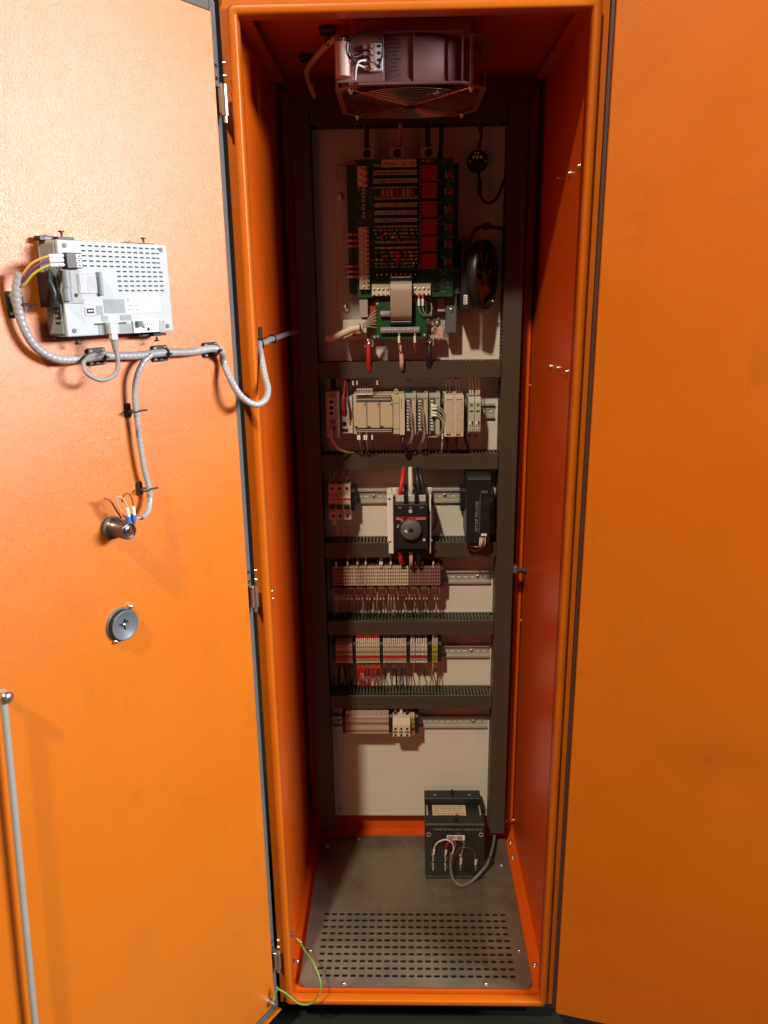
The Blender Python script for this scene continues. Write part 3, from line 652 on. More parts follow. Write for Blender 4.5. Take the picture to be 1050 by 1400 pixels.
wire('black lead looping from the thermostat to the right duct', G2, [(0.1490, 0.500, 1.757), (0.1510, 0.495, 1.740), (0.1515, 0.492, 1.715), (0.1570, 0.490, 1.698), (0.1730, 0.490, 1.689), (0.1900, 0.49, 1.700), (0.2000, 0.492, 1.725), (0.209, 0.494, 1.745)], 0.0030, 'wire_black', 8, sleeve=[((0.1510, 0.493, 1.735), (0.1520, 0.491, 1.708), 0.0052)], sl_mat='black_rubber')
tag(MB().box(0.1110, 0.1135, 0.5172, 0.5196, 1.764, 1.776).build('paper_tag', 'white'), 'tiny white tag stuck on the plate right of the boards', 'tag')

# ================================================================== ceiling fan with grille
cf = thing('ceiling_fan_unit', 'aluminium cooling fan with round wire grille hung under the ceiling', 'fan', (-0.003, 0.25, 1.84))
def octo(hx, hy, c): return [(-hx+c, -hy), (hx-c, -hy), (hx, -hy+c), (hx, hy-c), (hx-c, hy), (-hx+c, hy), (-hx, hy-c), (-hx, -hy+c)]
FX, FY = -0.003, 0.245
def oct_ring(mb, hx, hy, c, t, z0, z1):
    A = octo(hx, hy, c); B = octo(hx-t, hy-t, c*0.9); vs = []
    for z in (z0, z1): vs += [(FX+p[0], FY+p[1], z) for p in A]+[(FX+p[0], FY+p[1], z) for p in B]
    fs = []
    for i in range(8):
        j = (i+1) % 8
        fs += [(i, j, 16+j, 16+i), (8+i, 24+i, 24+j, 8+j), (16+i, 16+j, 24+j, 24+i), (i, 8+i, 8+j, j)]
    return mb.add(vs, fs)
H = 0.131; CC = 0.042
oct_ring(MB(), H, H, CC, 0.016, 1.9170, 1.9205).build('top_flange', 'alu', cf, 0.0006)
oct_ring(MB(), H, H, CC, 0.010, 1.8400, 1.8435).build('bottom_flange', 'alu', cf, 0.0006)
MB().lathe((FX, FY, 1.8436), (0, 0, 1), [(0.1290, 0), (0.1255, 0.008), (0.1250, 0.060), (0.1295, 0.0733), (0.1260, 0.0733), (0.1220, 0.060), (0.1225, 0.008), (0.1260, 0)], 64).build('barrel', 'alu', cf)
for x, y0 in ((-0.012, FY-H+0.0005), (0.0, 0)):
    if y0: MB().box(FX+0.004, FX+0.0062, y0, y0+0.0064, 1.8437, 1.9168).build('rib', 'alu', cf)
for sx in (-1, 1):
    MB().box(FX+sx*(H-0.0020)-0.002, FX+sx*(H-0.0020)+0.002, FY-0.088, FY-0.076, 1.8437, 1.9168).build('rib', 'alu', cf)
    MB().box(FX+sx*0.086-0.0015, FX+sx*0.086+0.0015, FY-0.1305, FY-0.1242, 1.8437, 1.9168).build('rib', 'alu', cf)
MB().box(-0.105, 0.099, 0.150, 0.340, 1.9206, 1.9478).build('spacer_plate', 'orange_wall', cf, 0.001)
MB().lathe((FX, FY, 1.852), (0, 0, 1), [(0.0, 0.0), (0.040, 0.0), (0.044, 0.004), (0.044, 0.05), (0, 0.05)], 28).build('motor_hub', 'charcoal', cf)
for k in range(7):
    t0 = 2*math.pi*k/7; vs = []; fs = []
    for i in range(5):
        r = 0.044+0.070*i/4
        for j in range(4):
            t = t0+(j/3)*0.62; vs.append((FX+r*math.cos(t), FY+r*math.sin(t), 1.866+0.03*j/3))
    for i in range(4):
        for j in range(3): fs.append((i*4+j, i*4+j+1, i*4+5+j, i*4+4+j))
    MB().add(vs, fs, True).build('blade', 'charcoal', cf)
gr = MB()
for k in range(13): gr.torus((FX, FY, 1.8370-0.004*(1-(k/12)**2)), (0, 0, 1), 0.014+k*0.0088, 0.0007, 64, 5)
gr.build('grille_rings', 'steel_dark', cf)
gb = MB()
for k in range(4):
    t = math.pi/4+k*math.pi/2
    gb.tube([(FX+0.010*math.cos(t), FY+0.010*math.sin(t), 1.8345), (FX+0.07*math.cos(t), FY+0.07*math.sin(t), 1.8365), (FX+0.138*math.cos(t), FY+0.138*math.sin(t), 1.8395)], 0.0016, 6)
gb.build('grille_spokes', 'chrome', cf)
MB().lathe((FX, FY, 1.8315), (0, 0, 1), [(0, 0), (0.013, 0), (0.013, 0.002), (0, 0.002)], 20).build('grille_badge', 'charcoal', cf)
for sx in (-1, 1):
    for sy in (-1, 1):
        x, y = FX+sx*0.103, FY+sy*0.103
        MB().lathe((x, y, 1.8399), (0, 0, -1), [(0.0052, 0), (0.0052, 0.004), (0.003, 0.0045), (0.003, 0.008), (0, 0.008)], 10).build('screw', 'zinc', cf)
        MB().cyl((x, y, 1.8436), (x, y, 1.9169), 0.0035, 8).build('post', 'zinc', cf)
# rating text pressed on the housing front
mb = MB()
for k in range(9):
    z = 1.9080-k*0.0058; mb.box(FX-0.040, FX-0.040+rnd.uniform(.012, .024), FY-0.1262, FY-0.1250, z, z+0.0010)
mb.text('IP44  145W', 0.005, (FX-0.040, FY-0.1264, 1.853), (1, 0, 0), (0, 0, 1))
mb.build('rating_print', 'ink', cf, recalc=False)
# capacitor and terminal block on the left corner of the fan
MB().box(-0.1290, -0.0480, 0.1140, 0.1170, 1.8440, 1.9165).build('connection_plate', 'alu', cf, 0.0006)
MB().cyl((-0.1160, 0.1015, 1.8490), (-0.1160, 0.1015, 1.8990), 0.0125, 20).build('capacitor', 'wire_pink', cf, 0.0008)
MB().cyl((-0.1160, 0.1015, 1.8991), (-0.1160, 0.1015, 1.9060), 0.005, 10).build('capacitor_stud', 'zinc', cf)
tb = MB().box(-0.0720, -0.0500, 0.1025, 0.1138, 1.8580, 1.8990).build('terminal_block', 'grey_light', cf, 0.0008)
for k in range(4):
    z = 1.8635+k*0.0102
    MB().cyl((-0.0660, 0.1024, z), (-0.0660, 0.0985, z), 0.0038, 12).build('screw', 'wire_pink', tb); MB().cyl((-0.0815, 0.1065, z), (-0.0721, 0.1055, z), 0.0036, 10).build('ferrule', 'wire_pink', tb)
    MB().cyl((-0.0555, 0.1024, z), (-0.0555, 0.1015, z), 0.0026, 10).build('wire_entry', 'hole', tb)
G3 = 'wires of the ceiling fan'
wire('black wire looping round the fan terminal block', G3, [(-0.0815, 0.1045, 1.884), (-0.098, 0.0915, 1.876), (-0.104, 0.0885, 1.892), (-0.090, 0.0905, 1.908), (-0.066, 0.0905, 1.912), (-0.050, 0.0925, 1.896), (-0.052, 0.0945, 1.874), (-0.058, 0.1025, 1.864)], 0.0016, 'wire_black', 6)
wire('second black wire curling behind the fan capacitor', G3, [(-0.0815, 0.1045, 1.874), (-0.095, 0.0945, 1.868), (-0.107, 0.0945, 1.882), (-0.104, 0.0985, 1.905), (-0.118, 0.1065, 1.912)], 0.0016, 'wire_black', 6)
wire('left white wire dropping to the fan flange', G3, [(-0.0815, 0.1035, 1.8635), (-0.094, 0.0965, 1.866), (-0.0985, 0.0945, 1.856), (-0.1000, 0.0985, 1.845)], 0.0017, 'wire_white', 6)
wire('right white wire dropping to the fan flange', G3, [(-0.0780, 0.1025, 1.8735), (-0.0900, 0.0945, 1.870), (-0.0945, 0.0925, 1.856), (-0.0960, 0.0985, 1.844)], 0.0017, 'wire_white', 6)
wire('pale corrugated fan cable bending up over the left of the fan', None, [(-0.1060, 0.132, 1.908), (-0.1220, 0.150, 1.9200), (-0.1380, 0.175, 1.9235), (-0.1560, 0.215, 1.9240), (-0.1780, 0.270, 1.9230), (-0.2000, 0.330, 1.9200), (-0.2040, 0.380, 1.9100), (-0.198, 0.43, 1.895)], 0.0052, 'wire_pink', 12, cat='cable', name='cable', spiral=0.008)
for x, y, z, lb in ((-0.1470, 0.185, 1.9350, 'black cable clip on the ceiling nearest to the fan'), (-0.2020, 0.340, 1.9335, 'black cable clip on the ceiling farther left of the fan')):
    t_ = thing('cable_clip', lb, 'cable clip', (x, y, z), 'black cable clips under the ceiling')
    MB().box(x-0.014, x+0.014, y-0.014, y+0.014, z+0.003, z+0.0105).build('base', 'black', t_, 0.002); MB().torus((x, y, z-0.008), (1, 0.6, 0), 0.0075, 0.0015, 18, 6).build('tie', 'black', t_)

# ================================================================== row 2: controller row
sw = thing('network_switch', 'slim grey network switch with three ports at the left end of the controller row', 'network switch', (-0.18, P, 1.179))
MB().box(-0.1960, -0.1650, 0.4320, 0.5100, 1.1800, 1.2870).build('housing', 'grey', sw, 0.0012)
for k in range(3):
    z = 1.2640-k*0.0130
    p_ = MB().box(-0.1895, -0.1770, 0.4312, 0.4319, z-0.0060, z+0.0060).build('port', 'white', sw)
    MB().box(-0.1880, -0.1795, 0.4305, 0.4311, z-0.0045, z+0.0045).build('socket', 'hole', p_); MB().box(-0.1793, -0.1780, 0.4306, 0.4311, z-0.003, z+0.003).build('latch', 'hole', p_)
for z in (1.2190, 1.2030):
    p_ = MB().box(-0.1880, -0.1750, 0.4308, 0.4319, z-0.0050, z+0.0050).build('port', 'grey_dark', sw, 0.0003); MB().cyl((-0.1710, 0.4319, z), (-0.1710, 0.4312, z), 0.0012, 8).build('led', 'ink_glint_white', sw)
mb = MB()
for k in range(3): mb.box(-0.1925, -0.1720, 0.4314, 0.4319, 1.2765+k*0.0028, 1.2775+k*0.0028)
mb.build('print', 'ink', sw)
wire('grey network cable curving from the slim switch into the duct', None, [(-0.1840, 0.4300, 1.2030), (-0.1850, 0.4200, 1.190), (-0.1800, 0.4220, 1.172), (-0.1680, 0.4320, 1.154), (-0.1500, 0.4500, 1.143), (-0.138, 0.480, 1.135)], 0.0032, 'wire_pink', 8, cat='cable', name='cable')
wire('black cable rising from the top of the slim switch', None, [(-0.1800, 0.475, 1.286), (-0.181, 0.478, 1.300), (-0.182, 0.49, 1.322)], 0.0060, 'wire_black', 8, cat='cable', name='cable')
gw = thing('gateway_module', 'small pale communication module with a red plug beside the slim switch', 'module', (-0.15, P, 1.187))
MB().box(-0.1640, -0.1365, 0.4520, 0.5100, 1.1870, 1.2730).build('housing', 'grey_light', gw, 0.001)
MB().box(-0.1625, -0.1480, 0.4510, 0.4519, 1.2300, 1.2420).build('port', 'grey_dark', gw)
MB().box(-0.1600, -0.1510, 0.4504, 0.4519, 1.2060, 1.2150).build('port', 'hole', gw); MB().box(-0.1610, -0.1480, 0.4508, 0.4519, 1.1920, 1.1985).build('port', 'hole', gw)
MB().box(-0.1600, -0.1385, 0.4510, 0.4519, 1.2190, 1.2270).build('label_strip', 'beige', gw)
pl = MB()
for k in range(7): pl.box(-0.1440, -0.1400, 0.4505, 0.4519, 1.208+k*0.0055, 1.2115+k*0.0055)
pl.build('terminal_plug', 'brown', gw)
wire('red network cable plugged into the small communication module', None, [(-0.1555, 0.4470, 1.2340), (-0.1555, 0.4420, 1.250), (-0.1550, 0.4440, 1.275), (-0.154, 0.458, 1.292), (-0.151, 0.475, 1.318)], 0.0035, 'red', 8, cat='cable', name='cable')
wire('thin red brown wire bundle curving beside the red network cable', None, [(-0.1420, 0.4470, 1.2250), (-0.1425, 0.4420, 1.245), (-0.1460, 0.4460, 1.268), (-0.148, 0.47, 1.30), (-0.148, 0.48, 1.32)], 0.0026, 'brown', 6)
wire('black cable rising behind the red network cable', None, [(-0.1510, 0.470, 1.270), (-0.1500, 0.470, 1.290), (-0.144, 0.48, 1.318)], 0.0045, 'wire_black', 8, cat='cable', name='cable')
plc = thing('programmable_controller', 'cream programmable controller with three cover flaps in the second row', 'controller', (-0.075, P, 1.192))
MB().box(-0.1340, -0.0150, 0.4460, 0.5100, 1.1860, 1.2790).build('body', 'cream', plc, 0.001)
for k, x in enumerate((-0.1310, -0.1012, -0.0712)):
    c_ = MB().box(x, x+0.0285, 0.4270, 0.4459, 1.2040, 1.2620).build('cover_flap', 'cream', plc, 0.0008)
    MB().cyl((x+0.0250, 0.4269, 1.2585), (x+0.0250, 0.4262, 1.2585), 0.0022, 10).build('indicator', 'grey_dark', c_)
    MB().box(x+0.0005, x+0.0070, 0.4262, 0.4269, 1.2050, 1.2085).build('mark', 'ink', c_)
def term_row(parent, x0, x1, z, y, n, m='grey_dark', h=0.010):
    t_ = MB().box(x0, x1, y, y+0.015, z-h/2, z+h/2).build('terminal_row', m, parent, 0.0004)
    mb = MB()
    for k in range(n):
        x = x0+(k+0.5)*(x1-x0)/n; mb.cyl((x, y-0.0001, z-0.0015), (x, y-0.0016, z-0.0015), 0.0016, 7)
    mb.build('terminal_screws', 'grey_light', t_)
    MB().box(x0+0.001, x1-0.001, y-0.0012, y, z+h/2-0.0022, z+h/2-0.0006).build('edge_strip', 'grey_light', t_)
term_row(plc, -0.1260, -0.0470, 1.2710, 0.4305, 18, 'grey_dark', 0.0130)
term_row(plc, -0.1260, -0.0450, 1.1970, 0.4305, 18, 'brown', 0.0085)
MB().box(-0.1320, -0.0440, 0.4340, 0.4459, 1.2625, 1.2650).build('trim', 'greygreen', plc)
e_ = MB().box(-0.0415, -0.0268, 0.4270, 0.4459, 1.1890, 1.2740).build('end_module', 'cream', plc, 0.0008)
MB().box(-0.0414, -0.0269, 0.4262, 0.4269, 1.2605, 1.2610).build('seam', 'brown', e_); MB().box(-0.0414, -0.0269, 0.4262, 0.4269, 1.2015, 1.2020).build('seam', 'brown', e_)
e_ = MB().box(-0.0262, -0.0155, 0.4240, 0.4459, 1.1870, 1.2740).build('end_module', 'beige_pale', plc, 0.0008)
for k in range(5): MB().box(-0.0238, -0.0216, 0.4232, 0.4239, 1.2485+k*0.0052, 1.2505+k*0.0052).build('led', 'hole', e_)
MB().torus((-0.0345, 0.4420, 1.2860), (0, 1, 0), 0.0036, 0.0014, 16, 6).build('mounting_eye', 'grey_light', plc)
G4 = 'wires above the controller'
for k in range(9):
    x = -0.1220+k*0.0041
    wire('marked wire running up from the controller into the duct above', G4, [(x, 0.428, 1.275), (x, 0.426, 1.290), (x+0.001, 0.440, 1.305), (x+0.002, 0.47, 1.318)], 0.0013, 'wire_black', 5, sleeve=[((x, 0.4262, 1.2800), (x, 0.4285, 1.2940), 0.0019)], sl_mat='ink_glint_white')
for x in (-0.1330, -0.1235, -0.0775): wire('single wire with white sleeve under the upper duct', 'single sleeved wires under the upper duct', [(x, 0.46, 1.297), (x+0.001, 0.456, 1.304), (x, 0.47, 1.318)], 0.0012, 'wire_black', 5, sleeve=[((x, 0.4560, 1.2990), (x-0.001, 0.4590, 1.3080), 0.0018)])
G5 = 'wires below the controller'
for k, x in enumerate((-0.1235, -0.1195, -0.1085, -0.1040, -0.0905)):
    wire('sleeved wire hanging from the controller into the lower duct', G5, [(x, 0.428, 1.193), (x, 0.426, 1.175), (x+0.0015, 0.436, 1.155), (x-0.002, 0.462, 1.138), (x-0.003, 0.48, 1.13)], 0.0012, 'wire_grey' if k % 2 else 'wire_black', 5, sleeve=[((x, 0.4272, 1.1880), (x, 0.4262, 1.1770), 0.0021)], sl_mat='ink_glint_white')
# three input/output modules with bundles of grey wires
for k, x in enumerate((-0.0135, 0.0135, 0.0410)):
    im = thing('io_module', ('input module next to the controller, wires hanging in front', 'middle input module of three, wires hanging in front', 'third input module, its wires arching to the right')[k], 'module', (x+0.012, P, 1.19), 'input and output modules')
    MB().box(x, x+0.0255, 0.4470, 0.5100, 1.1850, 1.2790).build('housing', 'greygreen', im, 0.001)
    MB().box(x+0.0145, x+0.0240, 0.4330, 0.4469, 1.1860, 1.2760).build('front_cover', 'cream' if k < 2 else 'greygreen', im, 0.0008)
    MB().cyl((x+0.0190, 0.4329, 1.2700), (x+0.0190, 0.4322, 1.2700), 0.0018, 8).build('screw', 'hole', im)
    MB().box(x+0.0010, x+0.0140, 0.4400, 0.4469, 1.1920, 1.2700).build('terminal_comb', 'grey_dark', im, 0.0004)
    mb = MB()
    for q in range(10): mb.box(x+0.0030, x+0.0090, 0.4386, 0.4399, 1.1960+q*0.0073, 1.1992+q*0.0073)
    mb.build('terminal_row', 'ink_glint_white', im)
    MB().cyl((x+0.008, 0.470, 1.2791), (x+0.008, 0.470, 1.2890), 0.0085, 14).build('cable_boot', 'black', im)
    if k < 2:
        for q in range(7):
            z = 1.2560-q*0.0080; d_ = q*0.0011
            wire(('grey wire hanging in front of the input module next to the controller', 'grey wire hanging in front of the middle input module')[k], 'grey wires of the input modules', [(x+0.0050, 0.4385, z), (x+0.0090+d_, 0.4220, z-0.002), (x+0.0135+d_*.5, 0.4180, z-0.020), (x+0.0150-d_*.3, 0.4200, min(z-0.035, 1.19)), (x+0.0120-d_, 0.4380, 1.160+rnd.uniform(-.004, .004)), (x+0.008-d_, 0.470, 1.136)], 0.00135, 'wire_grey', 5)
    else:
        for q in range(4):
            z = 1.2530-q*0.0062-(0.003 if q > 1 else 0); R = 0.030-q*0.0035
            wire('grey wire arching right from the third input module', 'grey wires of the input modules', [(x+0.0060, 0.4330, z), (x+0.0180, 0.4260, z), (x+0.0220+R*0.35, 0.4200, z-0.012), (x+0.0180+R*0.55, 0.4190, z-0.032), (x+0.0120+R*0.4, 0.4230, 1.185), (x-0.004+q*0.002, 0.436, 1.1790), (x-0.008, 0.46, 1.150)], 0.0015, 'wire_grey', 6, sleeve=[((x+0.0040, 0.4300, z), (x+0.0165, 0.4268, z), 0.0028)])
wire('black cable looping below the end of the controller', None, [(-0.018, 0.440, 1.186), (-0.020, 0.430, 1.172), (-0.0155, 0.432, 1.155), (-0.004, 0.455, 1.136)], 0.0055, 'wire_black', 8, cat='cable', name='cable')
for k, x in enumerate((0.0750, 0.0972)):
    pm = thing('interface_module', ('left', 'right')[k]+' one of the two tall cream modules right of the input modules', 'module', (x+0.011, P, 1.183), 'tall cream modules')
    MB().box(x, x+0.0215, 0.4200, 0.5100, 1.1830, 1.2780).build('housing', 'beige_pale', pm, 0.0010)
    MB().box(x+0.0030, x+0.0185, 0.4190, 0.4199, 1.2310, 1.2710).build('upper_window', 'beige', pm, 0.0003); MB().box(x+0.0030, x+0.0185, 0.4190, 0.4199, 1.1925, 1.2285).build('lower_window', 'beige', pm, 0.0003)
    MB().box(x+0.0040, x+0.0150, 0.4189, 0.4199, 1.1870, 1.1898).build('slot', 'brown', pm); MB().box(x+0.0035, x+0.0180, 0.4184, 0.4189, 1.2680, 1.2690).build('print', 'brown', pm)
    for q in range(2): wire('dark wire pair rising from the tall cream modules', 'wires of the tall cream modules', [(x+0.007+q*0.007, 0.455, 1.277), (x+0.006+q*0.007, 0.458, 1.295), (x+0.005+q*0.008, 0.475, 1.320)], 0.0020, 'brown', 6, sleeve=[((x+0.0065+q*0.007, 0.457, 1.288), (x+0.006+q*0.0072, 0.461, 1.300), 0.0026)], sl_mat='black')
    wire('short dark wire below the tall cream modules', 'wires below the tall cream modules', [(x+0.008, 0.440, 1.184), (x+0.008, 0.445, 1.165), (x+0.009, 0.465, 1.140)], 0.0022, 'wire_black', 6, sleeve=[((x+0.008, 0.440, 1.180), (x+0.008, 0.4445, 1.167), 0.0034)], sl_mat='black')
wire('white spotted wire hanging left of the tall cream modules', None, [(0.0725, 0.444, 1.186), (0.0715, 0.440, 1.170), (0.0712, 0.452, 1.148), (0.072, 0.475, 1.132)], 0.0020, 'wire_white', 6)
for k, x in enumerate((0.1300, 0.1447)):
    rm = thing('slim_relay', ('left', 'right')[k]+' of the two slim grey-green relay modules', 'relay', (x+0.007, P, 1.183), 'slim grey-green relays')
    MB().prism([(0.5100, 1.1850), (0.4420, 1.1850), (0.4330, 1.1930), (0.4330, 1.2610), (0.4420, 1.2720), (0.5100, 1.2720)], x, x+0.0138, 'x').build('housing', 'greygreen', rm, 0.0006)
    MB().cyl((x+0.0070, 0.4329, 1.2540), (x+0.0070, 0.4320, 1.2540), 0.0030, 12).build('screw', 'grey_dark', rm); MB().cyl((x+0.0070, 0.4318, 1.2540), (x+0.0070, 0.4312, 1.2540), 0.0021, 12).build('screw_head', 'zinc', rm)
    MB().box(x+0.0030, x+0.0110, 0.4318, 0.4329, 1.2385, 1.2410).build('slot', 'hole', rm); MB().box(x+0.0080, x+0.0115, 0.4318, 0.4329, 1.2090, 1.2165).build('switch', 'hole', rm); MB().box(x+0.0020, x+0.0065, 0.4318, 0.4329, 1.2095, 1.2160).build('window', 'ink_glint_white', rm)
    for z in (1.2050, 1.1970): MB().cyl((x+0.0050, 0.4329, z), (x+0.0050, 0.4322, z), 0.0014, 8).build('terminal_hole', 'hole', rm); MB().cyl((x+0.0105, 0.4329, z), (x+0.0105, 0.4322, z), 0.0014, 8).build('terminal_hole', 'hole', rm)
    for q in range(2): wire('dark red wire with white marker above the slim relays', 'wires above the slim relays', [(x+0.004+q*0.006, 0.446, 1.270), (x+0.0035+q*0.006, 0.440, 1.285), (x+0.002+q*0.007, 0.462, 1.320)], 0.0014, 'brown', 5, sleeve=[((x+0.0040+q*0.006, 0.4425, 1.2755), (x+0.0036+q*0.006, 0.4405, 1.2865), 0.0023)])
    MB().cyl((x+0.0050, 0.445, 1.1849), (x+0.0050, 0.447, 1.1780), 0.0032, 8).build('plug', 'black', rm)
wire('black cable below the slim relays running into the duct', None, [(0.1250, 0.455, 1.190), (0.126, 0.45, 1.172), (0.132, 0.46, 1.155), (0.138, 0.48, 1.13)], 0.0034, 'wire_black', 8, cat='cable', name='cable')

# ================================================================== row 3: breaker, rotary switch, power supply
mc = thing('circuit_breaker', 'pale three-pole circuit breaker with black toggles at the left of the third row', 'circuit breaker', (-0.173, P, 0.975))
for k in range(3):
    x0 = -0.1990+k*0.0176; x1 = x0+0.0174
    pb = MB().prism([(0.512, 0.9740), (0.4630, 0.9740), (0.4630, 0.9935), (0.4540, 0.9960), (0.4500, 1.0000), (0.4500, 1.0320), (0.4540, 1.0370), (0.4630, 1.0390), (0.4630, 1.0620), (0.512, 1.0620)], x0, x1, 'x').build('pole', 'wire_pink' if k < 2 else 'beige_pale', mc, 0.0005)  # two left poles tinted pink for the shade of the left rim
    MB().box(x0+0.0006, x1-0.0006, 0.4490, 0.4499, 1.0280, 1.0310).build('red_line', 'red', pb)
    MB().box(x0+0.0018, x1-0.0022, 0.4420, 0.4499, 1.0060, 1.0170).build('toggle', 'black', pb, 0.0008); MB().box(x1-0.0040, x1-0.0010, 0.4478, 0.4499, 1.0030, 1.0120).build('toggle_guard', 'white', pb)
    MB().box(x0+0.0065, x0+0.0110, 0.4492, 0.4499, 0.9995, 1.0012).build('mark', 'red_brown', pb)
    for z in (1.0525, 0.9835): MB().cyl((x0+0.0088, 0.4629, z), (x0+0.0088, 0.4622, z), 0.0036, 14).build('screw_hole', 'hole', pb)
    wire('dark wire with marker above the three-pole breaker', 'wires above the breaker', [(x0+0.0088, 0.480, 1.062), (x0+0.0085, 0.474, 1.080), (x0+0.0095, 0.485, 1.102)], 0.0026, 'brown', 6, sleeve=[((x0+0.0088, 0.4770, 1.0690), (x0+0.0086, 0.4745, 1.0800), 0.0033)], sl_mat='ink_grey')
    wire('dark red wire dropping from the three-pole breaker', 'wires below the breaker', [(x0+0.0105, 0.480, 0.975), (x0+0.0100, 0.474, 0.955), (x0+0.008, 0.478, 0.930), (x0+0.008, 0.49, 0.912)], 0.0018, 'red_brown', 6, sleeve=[((x0+0.0105, 0.4765, 0.9700), (x0+0.0103, 0.4745, 0.9590), 0.0026)], sl_mat='ink_grey' if k else 'ink_glint_white')
def end_stop(label, x, zc, w_=0.0095, h_=0.052, y=0.468, grp='black rail end stops'):
    t_ = thing('end_stop', label, 'end stop', (x+w_/2, P, zc-h_/2), grp)
    MB().prism([(0.511, zc-h_/2), (y+0.006, zc-h_/2), (y, zc-h_/2+0.006), (y, zc+h_/2-0.006), (y+0.006, zc+h_/2), (0.511, zc+h_/2)], x, x+w_, 'x').build('clamp', 'black', t_, 0.0008)
    MB().cyl((x+w_/2, y-0.0001, zc), (x+w_/2, y-0.0012, zc), 0.0026, 10).build('screw', 'charcoal', t_)
end_stop('black end stop to the right of the three-pole breaker', -0.1458, 1.0220, 0.0105, 0.056)
end_stop('black end stop to the left of the black power supply', 0.1180, 1.0210, 0.0110, 0.056)
iso = thing('rotary_switch', 'black rotary main switch with round dial and red stripe on a pale bracket', 'switch', (-0.004, P, 0.885))
br = MB().box(-0.0590, 0.0500, 0.4960, 0.4985, 0.895, 1.045).box(-0.0590, -0.0480, 0.470, 0.4959, 0.885, 1.045).build('bracket', 'white', iso, 0.0008)
MB().box(-0.0555, -0.0440, 0.4250, 0.4699, 0.9000, 1.0440).build('bracket_cheek', 'white', iso, 0.0008); MB().box(0.0415, 0.0455, 0.4250, 0.4955, 0.9000, 1.0440).build('bracket_cheek', 'white', iso, 0.0008)
for x, z in ((-0.0530, 1.037), (-0.0530, 0.932), (0.0470, 0.932)): bolt(MB(), (x, 0.4249 if x < 0 else 0.4248, z), (0, -1, 0), 0.0034, 0.003).build('screw', 'zinc', iso)
ib = MB().box(-0.0415, 0.0365, 0.4000, 0.4955, 0.9190, 1.0290).box(-0.0400, 0.0350, 0.4180, 0.4955, 0.9060, 0.9190).build('body', 'charcoal', iso, 0.0016, 2)
for x in (-0.0275, 0.0225, -0.0025):
    MB().box(x-0.0100, x+0.0100, 0.4230, 0.4950, 1.0291, 1.0440).build('terminal', 'grey_light', ib, 0.0008)
    MB().cyl((x, 0.3999, 1.0235), (x, 0.3990, 1.0235), 0.0036, 14).build('screw_hole', 'grey_light', ib); MB().cyl((x, 0.3989, 1.0250), (x, 0.3984, 1.0250), 0.0032, 14).build('screw_shadow', 'hole', ib)
for x in (-0.0152, 0.0098): MB().box(x-0.0038, x+0.0038, 0.4080, 0.4950, 1.0292, 1.0540).build('phase_barrier', 'black', ib, 0.001)
MB().cyl((-0.0035, 0.3999, 1.0125), (-0.0035, 0.3985, 1.0125), 0.0045, 16).build('emblem', 'grey_light', ib)
rs = MB().box(-0.0375, 0.0325, 0.3990, 0.3999, 0.9915, 0.9985).build('red_stripe', 'red', ib)
for x0, x1, z in ((-0.0365, -0.0280, 0.9965), (-0.0365, -0.0220, 0.9932), (0.0120, 0.0315, 0.9965), (0.0100, 0.0315, 0.9932)): MB().box(x0, x1, 0.3986, 0.3989, z-0.0006, z+0.0006).build('print', 'wire_pink', rs)
MB().prism([(-0.0090, 0.9905), (0.0060, 0.9905), (0.0050, 0.9885), (-0.0080, 0.9885)], 0.3989, 0.3999).build('red_mark', 'red', ib)
arc = []
for k in range(6): t = math.radians(108+k*7); arc.append((-0.0025+0.0300*math.cos(t), 0.9700+0.0300*math.sin(t)))
for k in range(5, -1, -1): t = math.radians(108+k*7); arc.append((-0.0025+0.0270*math.cos(t), 0.9700+0.0270*math.sin(t)))
MB().prism(arc, 0.3990, 0.3999).build('yellow_arc', 'yellow', ib)
dl = MB().lathe((-0.0025, 0.3999, 0.9700), (0, -1, 0), [(0.0245, 0), (0.0245, 0.012), (0.0225, 0.0145), (0.006, 0.0150), (0.0, 0.0150)], 40).build('dial', 'grey_dark', iso)
MB().box(-0.0075, 0.0030, 0.3842, 0.3848, 0.9655, 0.9745).build('square_socket', 'hole', dl); MB().prism([(-0.0195, 0.9685), (-0.0110, 0.9640), (-0.0125, 0.9730)], 0.3842, 0.3848).build('arrow', 'white', dl)
MB().cyl((0.0285, 0.3999, 0.9425), (0.0285, 0.3985, 0.9425), 0.0029, 14).build('button', 'white', ib)
for x, z in ((-0.0320, 0.9780), (-0.0335, 0.9740)): MB().cyl((x, 0.3999, z), (x, 0.3992, z), 0.0024, 10).build('mark', 'grey', ib)
for x in (-0.0275, -0.0155, -0.0025, 0.0110, 0.0220): MB().cyl((x, 0.4179, 0.9120), (x, 0.4150, 0.9120), 0.0050, 12).build('cable_entry', 'black', ib)
G6 = 'thick cables of the rotary switch'
wire('thick red cable entering the top of the rotary switch', G6, [(-0.0270, 0.434, 1.036), (-0.0262, 0.430, 1.056), (-0.0220, 0.440, 1.080), (-0.018, 0.470, 1.105)], 0.0056, 'red_wire', 10)
wire('thick white cable entering the top of the rotary switch', G6, [(-0.0025, 0.434, 1.036), (-0.0025, 0.430, 1.060), (-0.003, 0.440, 1.085), (-0.003, 0.470, 1.105)], 0.0052, 'wire_white', 10)
wire('left thick black cable entering the top of the rotary switch', G6, [(0.0170, 0.434, 1.036), (0.0165, 0.432, 1.060), (0.012, 0.442, 1.085), (0.011, 0.470, 1.105)], 0.0056, 'wire_black', 10)
wire('right thick black cable entering the top of the rotary switch', G6, [(0.0270, 0.434, 1.036), (0.0265, 0.436, 1.060), (0.021, 0.446, 1.085), (0.021, 0.470, 1.105)], 0.0050, 'wire_black', 10)
